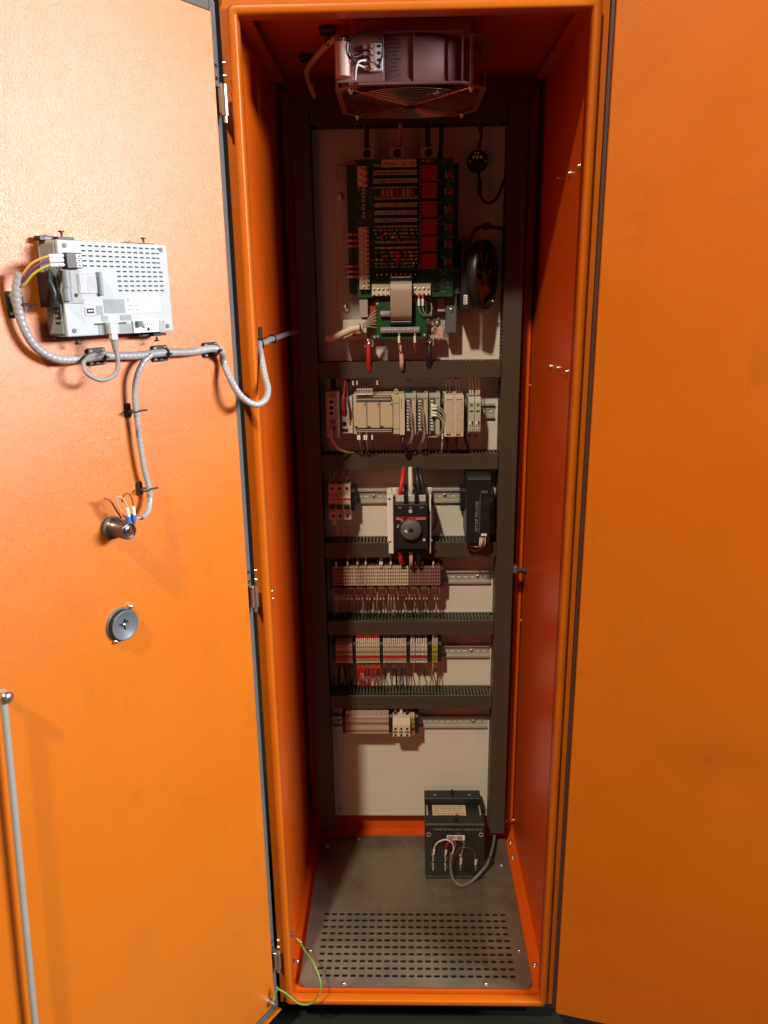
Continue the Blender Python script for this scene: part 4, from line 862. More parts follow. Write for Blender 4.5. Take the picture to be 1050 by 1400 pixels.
wire('thick red cable leaving the bottom of the rotary switch', G6, [(-0.0275, 0.430, 0.908), (-0.0275, 0.428, 0.894), (-0.0255, 0.438, 0.874), (-0.020, 0.470, 0.862)], 0.0056, 'red_wire', 10)
wire('thick pink cable leaving the bottom of the rotary switch', G6, [(-0.0025, 0.430, 0.908), (-0.0020, 0.425, 0.890), (-0.0020, 0.428, 0.874), (-0.002, 0.450, 0.862)], 0.0048, 'wire_pink', 10)
wire('thick black cable leaving the bottom of the rotary switch', G6, [(0.0160, 0.430, 0.908), (0.0160, 0.426, 0.890), (0.0170, 0.440, 0.868), (0.018, 0.47, 0.858)], 0.0056, 'wire_black', 10)
wire('black cable bending down the right side of the rotary switch', None, [(0.0465, 0.45, 1.030), (0.0540, 0.44, 1.000), (0.0590, 0.445, 0.975), (0.0530, 0.455, 0.955), (0.0480, 0.470, 0.945)], 0.0026, 'wire_black', 8, sleeve=[((0.0575, 0.4435, 0.9790), (0.0545, 0.4535, 0.9590), 0.0044)], sl_mat='black')
ps = thing('power_supply', 'black box power supply with upright white lettering at the right of the third row', 'power supply', (0.155, P, 0.925))
pb = MB().prism([(0.510, 0.9400), (0.4200, 0.9280), (0.4120, 0.9350), (0.4120, 1.0850), (0.4200, 1.0930), (0.510, 1.0930)], 0.1280, 0.1840, 'x').build('housing', 'black', ps, 0.0015)
MB().box(0.1840, 0.1905, 0.4500, 0.510, 0.9420, 1.0500).build('terminal_side', 'charcoal', ps, 0.001)
MB().text('SITOP PSU100', 0.0105, (0.1555, 0.4117, 0.9580), (0, 0, 1), (-1, 0, 0), 0.0003, sx=1.15).build('lettering', 'ink_grey', pb, recalc=False)
MB().box(0.1588, 0.1593, 0.4112, 0.4119, 0.955, 1.050).build('seam', 'grey', pb); MB().box(0.1610, 0.1760, 0.4110, 0.4119, 1.0520, 1.0570).build('vent', 'grey_dark', pb)
MB().box(0.1640, 0.1790, 0.4100, 0.4119, 1.0130, 1.0360).build('label_panel', 'charcoal', pb)
for z in (1.0450, 1.0240): MB().box(0.1850, 0.1900, 0.4492, 0.4499, z-0.006, z+0.006).build('sticker', 'paper', ps)
MB().box(0.1630, 0.1760, 0.4090, 0.4119, 0.9480, 0.9530).build('sticker', 'paper', pb)
for k, m in enumerate(('wire_white', 'wire_white', 'brown', 'wire_pink')):
    x = 0.1600+k*0.0040
    wire('short wire with sleeve at the bottom of the black power supply', 'wires of the black power supply', [(x+0.001, 0.410, 0.944), (x, 0.402, 0.936), (x-0.002, 0.404, 0.924), (x-0.008+k*.002, 0.430, 0.914), (x-0.020+k*0.006, 0.455, 0.908)], 0.0012, m, 5, sleeve=[((x+0.0008, 0.4075, 0.9435), (x-0.0006, 0.4030, 0.9310), 0.0020)] if k < 3 else None, sl_mat='wire_pink')
wire('brown wire hanging in a loop over the duct under the power supply', None, [(0.1660, 0.408, 0.940), (0.1640, 0.404, 0.920), (0.150, 0.430, 0.903), (0.135, 0.450, 0.908), (0.128, 0.468, 0.918)], 0.0016, 'brown', 6)

# ================================================================== row 4: relay sockets
rl = thing('relay_socket_row', 'row of ten brown-beige relay sockets with a fine grid of terminals', 'relay row', (-0.062, P, 0.778))
NX = 10; x0r, x1r = -0.1945, 0.0705; wS = (x1r-x0r)/NX
for k in range(NX):
    xa = x0r+k*wS; xb = xa+wS-0.0004
    m_ = 'beige' if 1 <= k <= 6 else 'alu'
    so = MB().box(xa, xb, 0.4620, 0.5100, 0.8080, 0.8560).box(xa+.001, xb-.001, 0.4760, 0.5100, 0.7880, 0.8080).build('relay_socket', 'brown', rl)
    g_ = MB()
    for z in (0.8090, 0.8180, 0.8270, 0.8360, 0.8450, 0.8545): g_.box(xa, xb, 0.4545, 0.4619, z-0.0019, z+0.0019)
    for q in range(5):
        x = xa+0.0013+q*(wS-0.0030)/4; g_.box(x-0.0013, x+0.0013, 0.4546, 0.4619, 0.8072, 0.8562)
    g_.build('terminal_grid', m_, so, recalc=False)
    rb = MB().box(xa+0.0035, xb-0.0045, 0.4530, 0.4750, 0.7850, 0.8030).build('relay', 'brown', so, 0.0008)
    MB().box(xa+0.0040, xb-0.0050, 0.4522, 0.4529, 0.7990, 0.8005).build('relay_lip', 'alu', rb); MB().box(xb-0.0040, xb-0.0004, 0.4580, 0.4755, 0.7830, 0.7985).build('latch', 'alu', so); MB().box(xa+0.006, xb-0.006, 0.4560, 0.4750, 0.7800, 0.7828).build('foot', 'alu', so)
end_stop('black end stop at the left end of the relay sockets', -0.2040, 0.8230, 0.0090, 0.060, 0.460)
end_stop('black end stop at the right end of the relay sockets', 0.0712, 0.8250, 0.0075, 0.054, 0.462)
for x in (-0.1850, -0.1575, -0.1330, -0.1130, -0.0775, -0.0730, -0.0515, -0.0255, 0.0085, 0.0255, 0.0525):
    wire('dark wire with white marker entering the relay sockets from above', 'wires above the relay sockets', [(x, 0.456, 0.851), (x, 0.450, 0.860), (x+rnd.uniform(-.001, .001), 0.456, 0.874), (x+rnd.uniform(-.002, .002), 0.475, 0.886)], 0.0013, 'brown', 5, sleeve=[((x, 0.4520, 0.8555), (x, 0.4515, 0.8700), 0.0022)])
for k in range(NX):
    for q in range(3):
        if rnd.random() < 0.1: continue
        x = x0r+k*wS+0.003+q*0.0085+rnd.uniform(-.002, .002)
        wire('dark wire with pink marker leaving the relay sockets below', 'wires below the relay sockets', [(x, 0.466, 0.784), (x, 0.462, 0.775), (x+rnd.uniform(-.002, .002), 0.466, 0.745), (x+rnd.uniform(-.004, .004), 0.482, 0.715), (x+rnd.uniform(-.004, .004), 0.495, 0.700)], 0.0012, rnd.choice(('brown', 'wire_black', 'wire_black', 'wire_grey')), 5, sleeve=[((x, 0.4635, 0.7790), (x, 0.4622, 0.7660), 0.0018)], sl_mat='wire_pink')

# ================================================================== row 5 and 6: terminal groups
def term_proto(nm, mats, zc, yf, pitch):
    """one terminal slice: stepped body, upper face, screw row, coloured middle, lower face, foot"""
    w_ = pitch-0.0009; mb = MB()
    mb.mat(0).prism([(0.5100, -0.030), (yf+0.016, -0.030), (yf+0.006, -0.022), (yf+0.006, 0.026), (yf+0.020, 0.030), (0.5100, 0.030)], 0, w_, 'x')
    mb.mat(1).box(0.0001, w_, yf+0.0006, yf+0.0059, -0.0230, 0.0245)
    mb.mat(3).box(0.0001, w_, yf, yf+0.0005, -0.0110, -0.0020)
    for za, zb in ((0.0035, 0.0085), (-0.0178, -0.0130), (0.0195, 0.0215)): mb.mat(2).box(w_*0.24, w_*0.78, yf+0.0002, yf+0.00055, za, zb)
    mb.mat(2).box(0.0001, w_, yf+0.0004, yf+0.00055, 0.0100, 0.0107)
    return mb
def term_group(label, x0, x1, zc, n, mats, yf=0.4560, grp=None):
    t_ = thing('terminal_group', label, 'terminal block', ((x0+x1)/2, P, zc-0.03), grp)
    pitch = (x1-x0)/n; me = None
    for k in range(n):
        if me is None:
            o = term_proto('terminal', mats, zc, yf, pitch).build('terminal', mats, None, recalc=False); me = o.data; bpy.data.objects.remove(o)
        put('terminal', me, t_, WM[t_].inverted() @ Vector((x0+k*pitch, 0, zc)))
    return t_
G7 = 'feed-through terminals of the fifth row'
z5 = 0.6190
term_group('pink-grey terminals at the left end of the fifth row', -0.1940, -0.1510, z5, 9, ['beige', 'wire_pink', 'hole', 'red_brown'], grp=G7)
term_group('cream terminals with red band fed by bright red wires', -0.1425, -0.0815, z5, 12, ['beige', 'cream', 'hole', 'red'], grp=G7)
term_group('cream terminals with red band fed by black wires', -0.0735, -0.0140, z5, 11, ['beige', 'cream', 'hole', 'red'], grp=G7)
for k, (xa, n) in enumerate(((-0.0045, 2), (0.0090, 3), (0.0265, 2))):
    term_group(('two pale terminals, leftmost of the three small sets', 'three pale terminals, middle of the three small sets', 'two pale terminals, rightmost of the three small sets')[k], xa, xa+n*0.0058+0.001, z5, n, ['beige', 'grey_light', 'hole', 'red_relay'], grp=G7)
term_group('yellow-green earth terminals at the right end of the fifth row', 0.0510, 0.0655, z5, 3, ['beige', 'yellow', 'hole', 'green_wire'], grp=G7)
for x, w_, lb in ((-0.2030, 0.0085, 'black end stop at the left end of the fifth row'), (-0.1505, 0.0075, 'black end stop left of the red-wired terminals'), (-0.0810, 0.0070, 'black end stop right of the red-wired terminals'),
                  (-0.0135, 0.0085, 'black end stop right of the black-wired terminals'), (0.0405, 0.0100, 'black end stop left of the yellow-green terminals'), (0.0660, 0.0090, 'black end stop at the right end of the fifth row')):
    end_stop(lb, x, 0.6210, w_, 0.056, 0.462)
def fan_wires(xs, z_top, m, lab_up, lab_dn, grp, sl_up='white', sl_dn='wire_pink', up=True, dn=True, r=0.0014, dn_z=0.489, m_dn=None, spread=0.004):
    for x in xs:
        if up: wire(lab_up, grp+', above', [(x, 0.470, z_top-0.002), (x, 0.461, z_top+0.010), (x+rnd.uniform(-.001, .001), 0.464, z_top+0.024), (x+rnd.uniform(-.002, .002), 0.485, z_top+0.042)], r, rnd.choice(m) if isinstance(m, tuple) else m, 5, sleeve=[((x, 0.4640, z_top+0.0010), (x, 0.4605, z_top+0.0150), 0.0021)], sl_mat=sl_up)
        if dn and rnd.random() < dn:
            q = m_dn or m
            wire(lab_dn, grp+', below', [(x, 0.474, z_top-0.056), (x, 0.466, z_top-0.064), (x+rnd.uniform(-spread, spread), 0.466, z_top-0.090), (x+rnd.uniform(-spread, spread), 0.480, z_top-0.122), (x+rnd.uniform(-spread, spread), 0.497, z_top-0.140)], r, rnd.choice(q) if isinstance(q, tuple) else q, 5, sleeve=[((x, 0.4695, z_top-0.0590), (x, 0.4660, z_top-0.0690), 0.0019)], sl_mat=sl_dn)
zt = 0.6470
fan_wires([-0.1915+k*0.0048 for k in range(9)], zt, 'wire_black', 'black wire above the leftmost terminals of the fifth row', 'black wire below the leftmost terminals of the fifth row', 'wires of the leftmost terminals', 'alu', 'alu', r=0.0019, dn=0.9)
fan_wires([-0.1400+k*0.00508 for k in range(12)], zt, 'red_wire', 'bright red wire entering the red-banded terminals from above', 'red wire hanging from the red-banded terminals into the lowest duct', 'red wires', 'white', 'wire_pink', r=0.0015, m_dn=('red_wire', 'red_brown', 'red_wire'), spread=0.006)
fan_wires([-0.0710+k*0.0054 for k in range(11)], zt, ('wire_black', 'wire_black', 'brown'), 'black wire entering the second red-banded terminals from above', 'black wire hanging from the second red-banded terminals', 'black wires', 'white', 'wire_pink', dn=0.65, spread=0.003)
fan_wires([-0.0010, 0.0045, 0.0120, 0.0178, 0.0236, 0.0300, 0.0355], zt, ('brown', 'wire_black'), 'dark wire entering the small pale terminals from above', 'dark red wire hanging from the small pale terminals', 'wires of the small sets', 'white', 'wire_pink', dn=0.6, m_dn=('red_brown', 'wire_black'))
fan_wires([0.0535, 0.0585, 0.0632], zt, ('green_wire', 'brown'), 'wire entering the yellow-green terminals from above', 'wire hanging from the yellow-green terminals', 'wires of the earth terminals', 'wire_white', 'orange_part', m_dn=('green_wire', 'brown', 'wire_grey'))
z6 = 0.4150
term_group('long row of beige terminals on the lowest rail', -0.1740, -0.0610, z6, 22, ['beige', 'wire_pink', 'hole', 'beige'])
fan_wires([-0.1715+k*0.00513 for k in range(22)], 0.4430, ('wire_black', 'brown'), 'dark wire entering the long beige terminal row from above', '', 'wires of the lowest terminals', 'wire_white', dn=False)
end_stop('black end stop left of the long beige terminals on the lowest rail', -0.1830, 0.4150, 0.0085, 0.056, 0.460)
end_stop('black end stop between the long beige terminals and the three-pole block', -0.0605, 0.4150, 0.0085, 0.056, 0.460)
end_stop('black end stop right of the three-pole block on the lowest rail', 0.0070, 0.4150, 0.0095, 0.056, 0.460)
tb3 = thing('power_terminal', 'large cream three-pole terminal block on the lowest rail', 'terminal block', (-0.028, P, 0.385))
tbb = MB().prism([(0.5100, 0.3880), (0.4480, 0.3880), (0.4400, 0.3930), (0.4400, 0.4260), (0.4460, 0.4420), (0.5100, 0.4420)], -0.0510, -0.0055, 'x').build('body', 'beige_pale', tb3, 0.001)
for k in range(3):
    x = -0.0440+k*0.0152
    for z in (0.4160, 0.3980): MB().cyl((x, 0.4399, z), (x, 0.4390, z), 0.0032, 14).build('screw_hole', 'hole', tbb)
    MB().box(x-0.0052, x+0.0052, 0.4390, 0.4399, 0.4050, 0.4085).build('slot', 'hole', tbb)
    wire(('dark red', 'white', 'black')[k]+' cable entering the three-pole block from above', 'cables of the three-pole block', [(x, 0.470, 0.440), (x, 0.468, 0.452), (x, 0.488, 0.470)], 0.0038, ('red_brown', 'wire_white', 'wire_black')[k], 8, sleeve=[((x, 0.4685, 0.4425), (x, 0.4680, 0.4500), 0.0046)], sl_mat=('brown', 'grey_light', 'black')[k])
term_group('single yellow earth terminal beside the three-pole block', -0.0050, 0.0065, 0.4120, 2, ['beige', 'yellow', 'hole', 'brown'])

# ================================================================== transformer on the floor
tr = thing('transformer', 'black control transformer with terminal panel standing on the cabinet floor', 'transformer', (0.107, 0.42, 0.03))
tf = MB().box(0.0310, 0.1830, 0.3520, 0.3560, 0.0380, 0.1930).build('front_panel', 'charcoal', tr, 0.0008)
MB().box(0.0330, 0.1810, 0.3561, 0.4850, 0.0480, 0.1800).build('core', 'black', tr, 0.001)
MB().box(0.0310, 0.1830, 0.3562, 0.3900, 0.1801, 0.1930).build('top_rail', 'black', tr, 0.0008); MB().box(0.0320, 0.1820, 0.4500, 0.4860, 0.1801, 0.2000).build('top_rail', 'black', tr, 0.0008)
MB().box(0.0330, 0.1850, 0.3500, 0.4880, 0.0301, 0.0378).build('foot', 'black', tr, 0.0008)
lt = MB().box(0.0520, 0.1400, 0.3950, 0.4460, 0.1801, 0.1822).build('rating_label', 'paper_tan', tr)
mb = MB()
for k in range(5):
    y = 0.440-k*0.0075; x = 0.057
    while x < 0.128: l = rnd.uniform(.003, .012); mb.box(x, x+l, y, y+0.0012, 0.1822, 0.1824); x += l+.003
for k in range(10): mb.box(0.066+k*0.0062, 0.0700+k*0.0062, 0.3990, 0.4045, 0.1822, 0.1825)
tag(mb.build('print', 'ink', lt), kind='stuff')
for x, y, z in ((0.1070, 0.4650, 0.2001), (0.1120, 0.3730, 0.1931)): MB().cyl((x, y, z), (x, y, z+0.010), 0.0045, 10).build('bolt', 'charcoal', tr); MB().cyl((x, y, z+0.0101), (x, y, z+0.016), 0.0028, 8).build('stud', 'red_brown' if y < .4 else 'black', tr)
for x in (0.0600, 0.1530): MB().box(x-0.004, x+0.004, 0.4630, 0.4660, 0.2001, 0.2012).build('slot_mark', 'zinc', tr)
for x in (0.0360, 0.1745): MB().box(x, x+0.0040, 0.400, 0.440, 0.1801, 0.1880).build('core_bolt', 'zinc', tr, 0.0005)
tx = MB().text('TMM0-TE 400-230/1 1000VA 50Hz', 0.0092, (0.0500, 0.3519, 0.1760), (1, 0, 0), (0, 0, 1), sx=0.95)
tx.text('4.5A', 0.0075, (0.1420, 0.3519, 0.1130), (1, 0, 0), (0, 0, 1)).text('230V', 0.006, (0.108, 0.3519, 0.165), (1, 0, 0), (0, 0, 1)); tx.build('lettering', 'ink_grey', tf, recalc=False)
for x in (0.0400, 0.1740): MB().torus((x, 0.3512, 0.1640), (0, 1, 0), 0.0050, 0.0013, 20, 6).build('screw_ring', 'grey', tf)
st = MB().box(0.0860, 0.1320, 0.3510, 0.3519, 0.1470, 0.1620).build('sticker', 'paper', tf)
mb = MB()
for k in range(4): mb.box(0.088, 0.100+rnd.uniform(0, .01), 0.3507, 0.3509, 0.149+k*0.0032, 0.1505+k*0.0032).box(0.113, 0.124+rnd.uniform(0, .006), 0.3507, 0.3509, 0.149+k*0.0032, 0.1505+k*0.0032)
mb.build('print', 'ink', st)
for x in (0.0510, 0.0830, 0.1220, 0.1610):
    for z in (0.0960, 0.0680): 
        MB().box(x-0.0016, x+0.0016, 0.3440, 0.3519, z-0.0080, z+0.0060).cyl((x-0.001, 0.3519, z+0.010), (x-0.001, 0.3470, z+0.010), 0.0030, 10).build('spade_terminal', 'zinc', tf)
        MB().text('4' if x < .1 else '6', 0.006, (x+0.004, 0.3519, z-0.004), (1, 0, 0), (0, 0, 1)).build('lettering', 'ink_grey', tf, recalc=False)
G8 = 'wires on the transformer panel'
def twire(label, m, pts, sl): wire(label, G8, pts, 0.0018, m, 7, sleeve=[sl], sl_mat='white')
twire('white wire arching from the left terminal of the transformer', 'wire_white', [(0.0530, 0.3420, 0.118), (0.0540, 0.3390, 0.135), (0.0620, 0.3360, 0.153), (0.0820, 0.3340, 0.163), (0.0980, 0.3330, 0.155), (0.1030, 0.3340, 0.135), (0.0980, 0.3360, 0.110), (0.0970, 0.3370, 0.075)], ((0.0528, 0.3430, 0.113), (0.0535, 0.3405, 0.128), 0.0030))
twire('red wire looping beside the transformer sticker', 'red', [(0.0840, 0.3420, 0.118), (0.0840, 0.3370, 0.140), (0.0900, 0.3340, 0.155), (0.1020, 0.3330, 0.160), (0.1080, 0.3340, 0.148), (0.1030, 0.3350, 0.130), (0.0990, 0.3370, 0.100)], ((0.0840, 0.3430, 0.113), (0.0840, 0.3395, 0.127), 0.0030))
twire('brown wire arching to the right terminal of the transformer', 'brown', [(0.1610, 0.3420, 0.090), (0.1600, 0.3380, 0.110), (0.1520, 0.3350, 0.130), (0.1360, 0.3330, 0.140), (0.1180, 0.3340, 0.136), (0.1060, 0.3350, 0.115), (0.1020, 0.3370, 0.08)], ((0.1610, 0.3430, 0.082), (0.1610, 0.3400, 0.098), 0.0030))
twire('grey wire above the transformer sticker', 'wire_grey', [(0.1230, 0.3430, 0.092), (0.1250, 0.3390, 0.125), (0.1290, 0.3350, 0.150), (0.1200, 0.3330, 0.166), (0.1000, 0.3330, 0.168), (0.0850, 0.3400, 0.160)], ((0.1230, 0.3440, 0.082), (0.1230, 0.3410, 0.099), 0.0030))
wire('grey spiral-wrapped cable sagging from the transformer to the right duct', None, [(0.0980, 0.3370, 0.120), (0.0960, 0.3360, 0.090), (0.0970, 0.3330, 0.066), (0.1050, 0.3250, 0.046), (0.1240, 0.3180, 0.0375), (0.1500, 0.3300, 0.0400), (0.1770, 0.3450, 0.0580), (0.1960, 0.3700, 0.0660), (0.2110, 0.4150, 0.0640), (0.2220, 0.460, 0.0640), (0.2270, 0.488, 0.075), (0.2275, 0.492, 0.12)], 0.0042, 'cable_grey', 10, cat='cable', name='cable', spiral=0.008)
tag(MB().torus((0.2000, 0.3810, 0.0655), (0.4, 0.9, 0), 0.0075, 0.0022, 18, 6).build('cable_tie', 'black'), 'black tie round the grey transformer cable near the right duct', 'cable tie')

# ================================================================== door-mounted things
hm = thing('operator_panel', 'white operator panel, its slotted back facing out of the left door', 'operator panel', D(0.25, 0, 1.45))
hb = MB(TD).box(0.1630, 0.3370, 0.001, 0.0450, 1.4515, 1.5720).build('housing', 'hmi', hm, 0.0014, 2)
for r in range(10):
    z = 1.5660-r*0.0063
    n0 = 0 if r < 5 else 5
    mb = MB(TD)
    for k in range(n0, 13):
        if r < 5 and k == 12 and r: 
            mb.box(0.1780, 0.1800, 0.0451, 0.0456, z-0.0009, z+0.0009).box(0.1810, 0.1830, 0.0451, 0.0456, z-0.0009, z+0.0009); continue
        u = 0.3030-k*0.0102; mb.box(u-0.0058, u, 0.0451, 0.0456, z-0.0009, z+0.0009)
    mb.build('vent_slots', 'ink', hb)
for u, z in ((0.3270, 1.5650), (0.1740, 1.5650), (0.3270, 1.4590), (0.1740, 1.4590)): MB(TD).cyl((u, 0.0450, z), (u, 0.0458, z), 0.0032, 14).build('screw_hole', 'grey_dark', hb)
MB(TD).box(0.3371, 0.3395, 0.010, 0.040, 1.455, 1.568).build('side_shell', 'hmi_patch', hb, 0.0006)
for u0, u1, z0, z1 in ((0.2450, 0.2780, 1.4800, 1.4980), (0.2810, 0.2900, 1.4780, 1.4900), (0.3080, 0.3180, 1.4930, 1.4990), (0.2740, 0.2840, 1.4700, 1.4770), (0.2360, 0.2540, 1.4700, 1.4770), (0.3160, 0.3230, 1.5360, 1.5490)):
    MB(TD).box(u0, u1, 0.0451, 0.0455, z0, z1).build('grey_patch', 'hmi_patch', hb)
sl = MB(TD).box(0.1840, 0.2430, 0.0451, 0.0456, 1.4800, 1.5020).build('rating_label', 'paper', hb)
mb = MB(TD)
TX = TD.to_3x3()
ux = -(TX @ Vector((1, 0, 0))); uzv = Vector((0, 0, 1))
lm = MB(); o_ = D(0.2405, 0.0458, 1.4880); lm.text('PANEL UNIT 07', 0.0032, o_, ux, uzv, 0.0001).text('REV. 2017 MAX', 0.0030, D(0.2405, 0.0458, 1.4830), ux, uzv, 0.0001).text('TYPE 24V', 0.0026, D(0.2160, 0.0458, 1.4960), ux, uzv, 0.0001).text('CE', 0.003, D(0.190, 0.0458, 1.4815), ux, uzv, 0.0001)
lm.build('print', 'ink', sl, recalc=False)
MB(TD).torus((0.2385, 0.0458, 1.4975), (0, 1, 0), 0.0020, 0.0005, 16, 5).build('logo_ring', 'ink', sl); MB(TD).torus((0.1915, 0.0458, 1.4855), (0, 1, 0), 0.0017, 0.0003, 14, 5).build('logo_ring', 'ink', sl)
# recessed left side with connectors
MB(TD).box(0.3100, 0.3368, 0.0452, 0.0462, 1.4935, 1.5515).build('connector_shield', 'grey', hb, 0.0004)
pc = MB(TD).box(0.3110, 0.3330, 0.0465, 0.0560, 1.5370, 1.5560).build('power_plug', 'charcoal', hb, 0.0006)
for k in range(3): MB(TD).box(0.3125, 0.3195, 0.0561, 0.0566, 1.5385+k*0.0057, 1.5430+k*0.0057).build('clamp', 'white', pc); MB(TD).box(0.3140, 0.3170, 0.0567, 0.0570, 1.5398+k*0.0057, 1.5415+k*0.0057).build('clamp_slot', 'ink', pc)
MB(TD).cyl((0.3320, 0.0490, 1.5130), (0.3320, 0.0490, 1.5345), 0.0052, 12).cyl((0.3335, 0.0490, 1.4965), (0.3335, 0.0490, 1.5125), 0.0056, 12).build('port_cover', 'hmi_patch', hb)
MB(TD).cyl((0.3190, 0.0462, 1.5040), (0.3190, 0.0470, 1.5040), 0.0025, 10).build('screw_hole', 'ink', hb)
MB(TD).box(0.3396, 0.3470, 0.006, 0.034, 1.4890, 1.5330).build('side_bracket', 'black', hb, 0.0012)
MB(TD).tube([(0.3480, 0.036, 1.535), (0.3510, 0.040, 1.522), (0.3485, 0.044, 1.507), (0.3500, 0.040, 1.490)], 0.0040, 8).build('side_latch', 'black', hb)
for k in range(4): MB(TD).box(0.3396, 0.3402, 0.026, 0.036, 1.468+k*0.0062, 1.4705+k*0.0062).build('side_vent', 'ink', hb)
# clear battery window with its tab, small port, two lower bays
cw = MB(TD).box(0.2870, 0.3150, 0.0452, 0.0490, 1.5060, 1.5310).build('battery_window', 'clear_cap', hb, 0.0008)
MB(TD).cyl((0.2950, 0.0453, 1.5185), (0.2950, 0.0468, 1.5185), 0.0095, 24).build('battery', 'chrome', cw)
for k in range(3): MB(TD).box(0.3040+k*0.0030, 0.3056+k*0.0030, 0.0453, 0.0480, 1.508, 1.529).build('contact', 'white', cw)
MB(TD).box(0.2795, 0.2850, 0.0453, 0.0520, 1.5030, 1.5335).build('window_tab', 'grey_blue', hb, 0.0012)
up_ = MB(TD).box(0.2930, 0.3080, 0.0452, 0.0462, 1.4780, 1.4890).build('small_port', 'grey_light', hb, 0.0006); MB(TD).box(0.2950, 0.3060, 0.0463, 0.0467, 1.4805, 1.4870).build('port_opening', 'ink', up_); MB(TD).box(0.2965, 0.3045, 0.0468, 0.0470, 1.4832, 1.4845).build('port_tongue', 'white', up_)
MB(TD).box(0.2450, 0.2960, 0.0452, 0.0462, 1.4655, 1.4672).build('bay_edge', 'ink', hb)
MB(TD).box(0.2360, 0.2900, 0.0453, 0.0458, 1.4520, 1.4653).build('bay_floor', 'hmi_patch', hb)
bay = MB(TD).box(0.1800, 0.2335, 0.0452, 0.0458, 1.4520, 1.4680).build('bay_floor', 'white', hb); MB(TD).box(0.1800, 0.1900, 0.0459, 0.0463, 1.4525, 1.4678).build('bay_shadow', 'grey', hb); MB(TD).box(0.2340, 0.2358, 0.0452, 0.0463, 1.4518, 1.4682).build('bay_edge', 'grey_dark', hb)
MB(TD).box(0.2230, 0.2300, 0.0459, 0.0520, 1.4600, 1.4680).build('plug', 'grey_dark', bay); MB(TD).box(0.2000, 0.2180, 0.0459, 0.0500, 1.4590, 1.4680).build('plug', 'white', bay)
for k in range(5): MB(TD).box(0.2010+k*0.0036, 0.2028+k*0.0036, 0.0501, 0.0504, 1.4610, 1.4660).build('plug_slot', 'grey', bay)
MB(TD).cyl((0.2090, 0.0459, 1.4560), (0.2090, 0.0466, 1.4560), 0.0022, 10).build('screw_hole', 'ink', bay)
# black clamps above and below
for u, z, s in ((0.3270, 1.5745, 1), (0.1980, 1.5720, 1), (0.3220, 1.4500, -1), (0.1900, 1.4470, -1)):
    cl = MB(TD).box(u-0.0240, u+0.0170, 0.006, 0.0200, z-0.0026, z+0.0030).box(u-0.0260, u-0.002, 0.0201, 0.0300, z-0.0016, z+0.0022).build('clamp', 'black', hm, 0.0006)
    MB(TD).cyl((u-0.012, 0.024, z+s*0.003), (u-0.012, 0.024, z+s*0.0085), 0.0016, 8).cyl((u-0.012, 0.024, z+s*0.0080), (u-0.012, 0.024, z+s*0.0100), 0.0040, 10).build('thumb_screw', 'charcoal', cl)
    MB(TD).box(u-0.018, u+0.010, 0.0202, 0.0208, z-0.0006, z+0.0008).build('slot', 'grey', cl)
# cables on the door
G9 = 'power wires of the operator panel'
for k, (m, z) in enumerate((('orange_part', 1.5520), ('purple', 1.5468), ('yellow', 1.5412))):
    wire(('orange', 'purple', 'yellow')[k]+' wire plugged into the operator panel', G9, [D(0.3330, 0.0510, z), D(0.3450, 0.050, z), D(0.3570, 0.048, z-0.002), D(0.3720, 0.040, z-0.010-k*.001), D(0.3805, 0.030, z-0.024-k*.001), D(0.3810, 0.024, 1.522-k*0.002)], 0.0015, m, 7, sleeve=[(D(0.3350, 0.0512, z), D(0.3530, 0.0490, z-0.001), 0.0026)], sl_mat='white' if k < 2 else 'grey_light')
wire('clear spiral-wrapped cable curving left of the operator panel and along the door', None, [D(0.3805, 0.026, 1.5320), D(0.3850, 0.020, 1.5100), D(0.3835, 0.017, 1.4850), D(0.3780, 0.017, 1.4600), D(0.3650, 0.017, 1.4380), D(0.3400, 0.017, 1.4230), D(0.3100, 0.017, 1.4200), D(0.2700, 0.017, 1.4215), D(0.2150, 0.017, 1.4185), D(0.1650, 0.017, 1.4190), D(0.1100, 0.017, 1.4170), D(0.0640, 0.018, 1.4190), D(0.0480, 0.022, 1.4120),
      (-0.3160, -0.046, 1.3960), (-0.3030, -0.055, 1.3660), (-0.2880, -0.055, 1.3400), (-0.2680, -0.045, 1.3250), (-0.2540, -0.030, 1.3300), (-0.2510, -0.010, 1.3450), (-0.2580, 0.008, 1.3660), (-0.2650, 0.026, 1.3920), (-0.2710, 0.042, 1.4120), (-0.2745, 0.066, 1.4190), (-0.2750, 0.120, 1.4170), (-0.2740, 0.180, 1.4190), (-0.2735, 0.260, 1.4180), (-0.2720, 0.380, 1.4190), (-0.2600, 0.465, 1.4200), (-0.2400, 0.490, 1.4200)], 0.0058, 'spiral', 12, cat='cable', name='cable', spiral=0.0075)
wire('thin spiral-wrapped cable dropping down the door to the key switch', None, [D(0.1900, 0.022, 1.4180), D(0.2050, 0.022, 1.4080), D(0.2170, 0.020, 1.3880), D(0.2220, 0.017, 1.3600), D(0.2210, 0.016, 1.3300), D(0.2200, 0.016, 1.2900), D(0.2170, 0.016, 1.2500), D(0.2120, 0.016, 1.2200), D(0.2140, 0.018, 1.1980), D(0.2250, 0.024, 1.1840), D(0.2420, 0.030, 1.1810)], 0.0044, 'spiral', 10, cat='cable', name='cable', spiral=0.008)
wire('grey network cable looping below the operator panel', None, [D(0.2720, 0.052, 1.4560), D(0.2720, 0.052, 1.4350), D(0.2700, 0.052, 1.4150), D(0.2760, 0.050, 1.3980), D(0.2950, 0.046, 1.3920), D(0.3120, 0.040, 1.4020), D(0.3100, 0.032, 1.4160), D(0.2950, 0.026, 1.4240), D(0.2700, 0.024, 1.4260)], 0.0030, 'wire_grey', 9, cat='cable', name='cable', step=0.004)
np_ = thing('network_plug', 'clear grey network plug under the operator panel', 'plug', D(0.272, 0.05, 1.44))
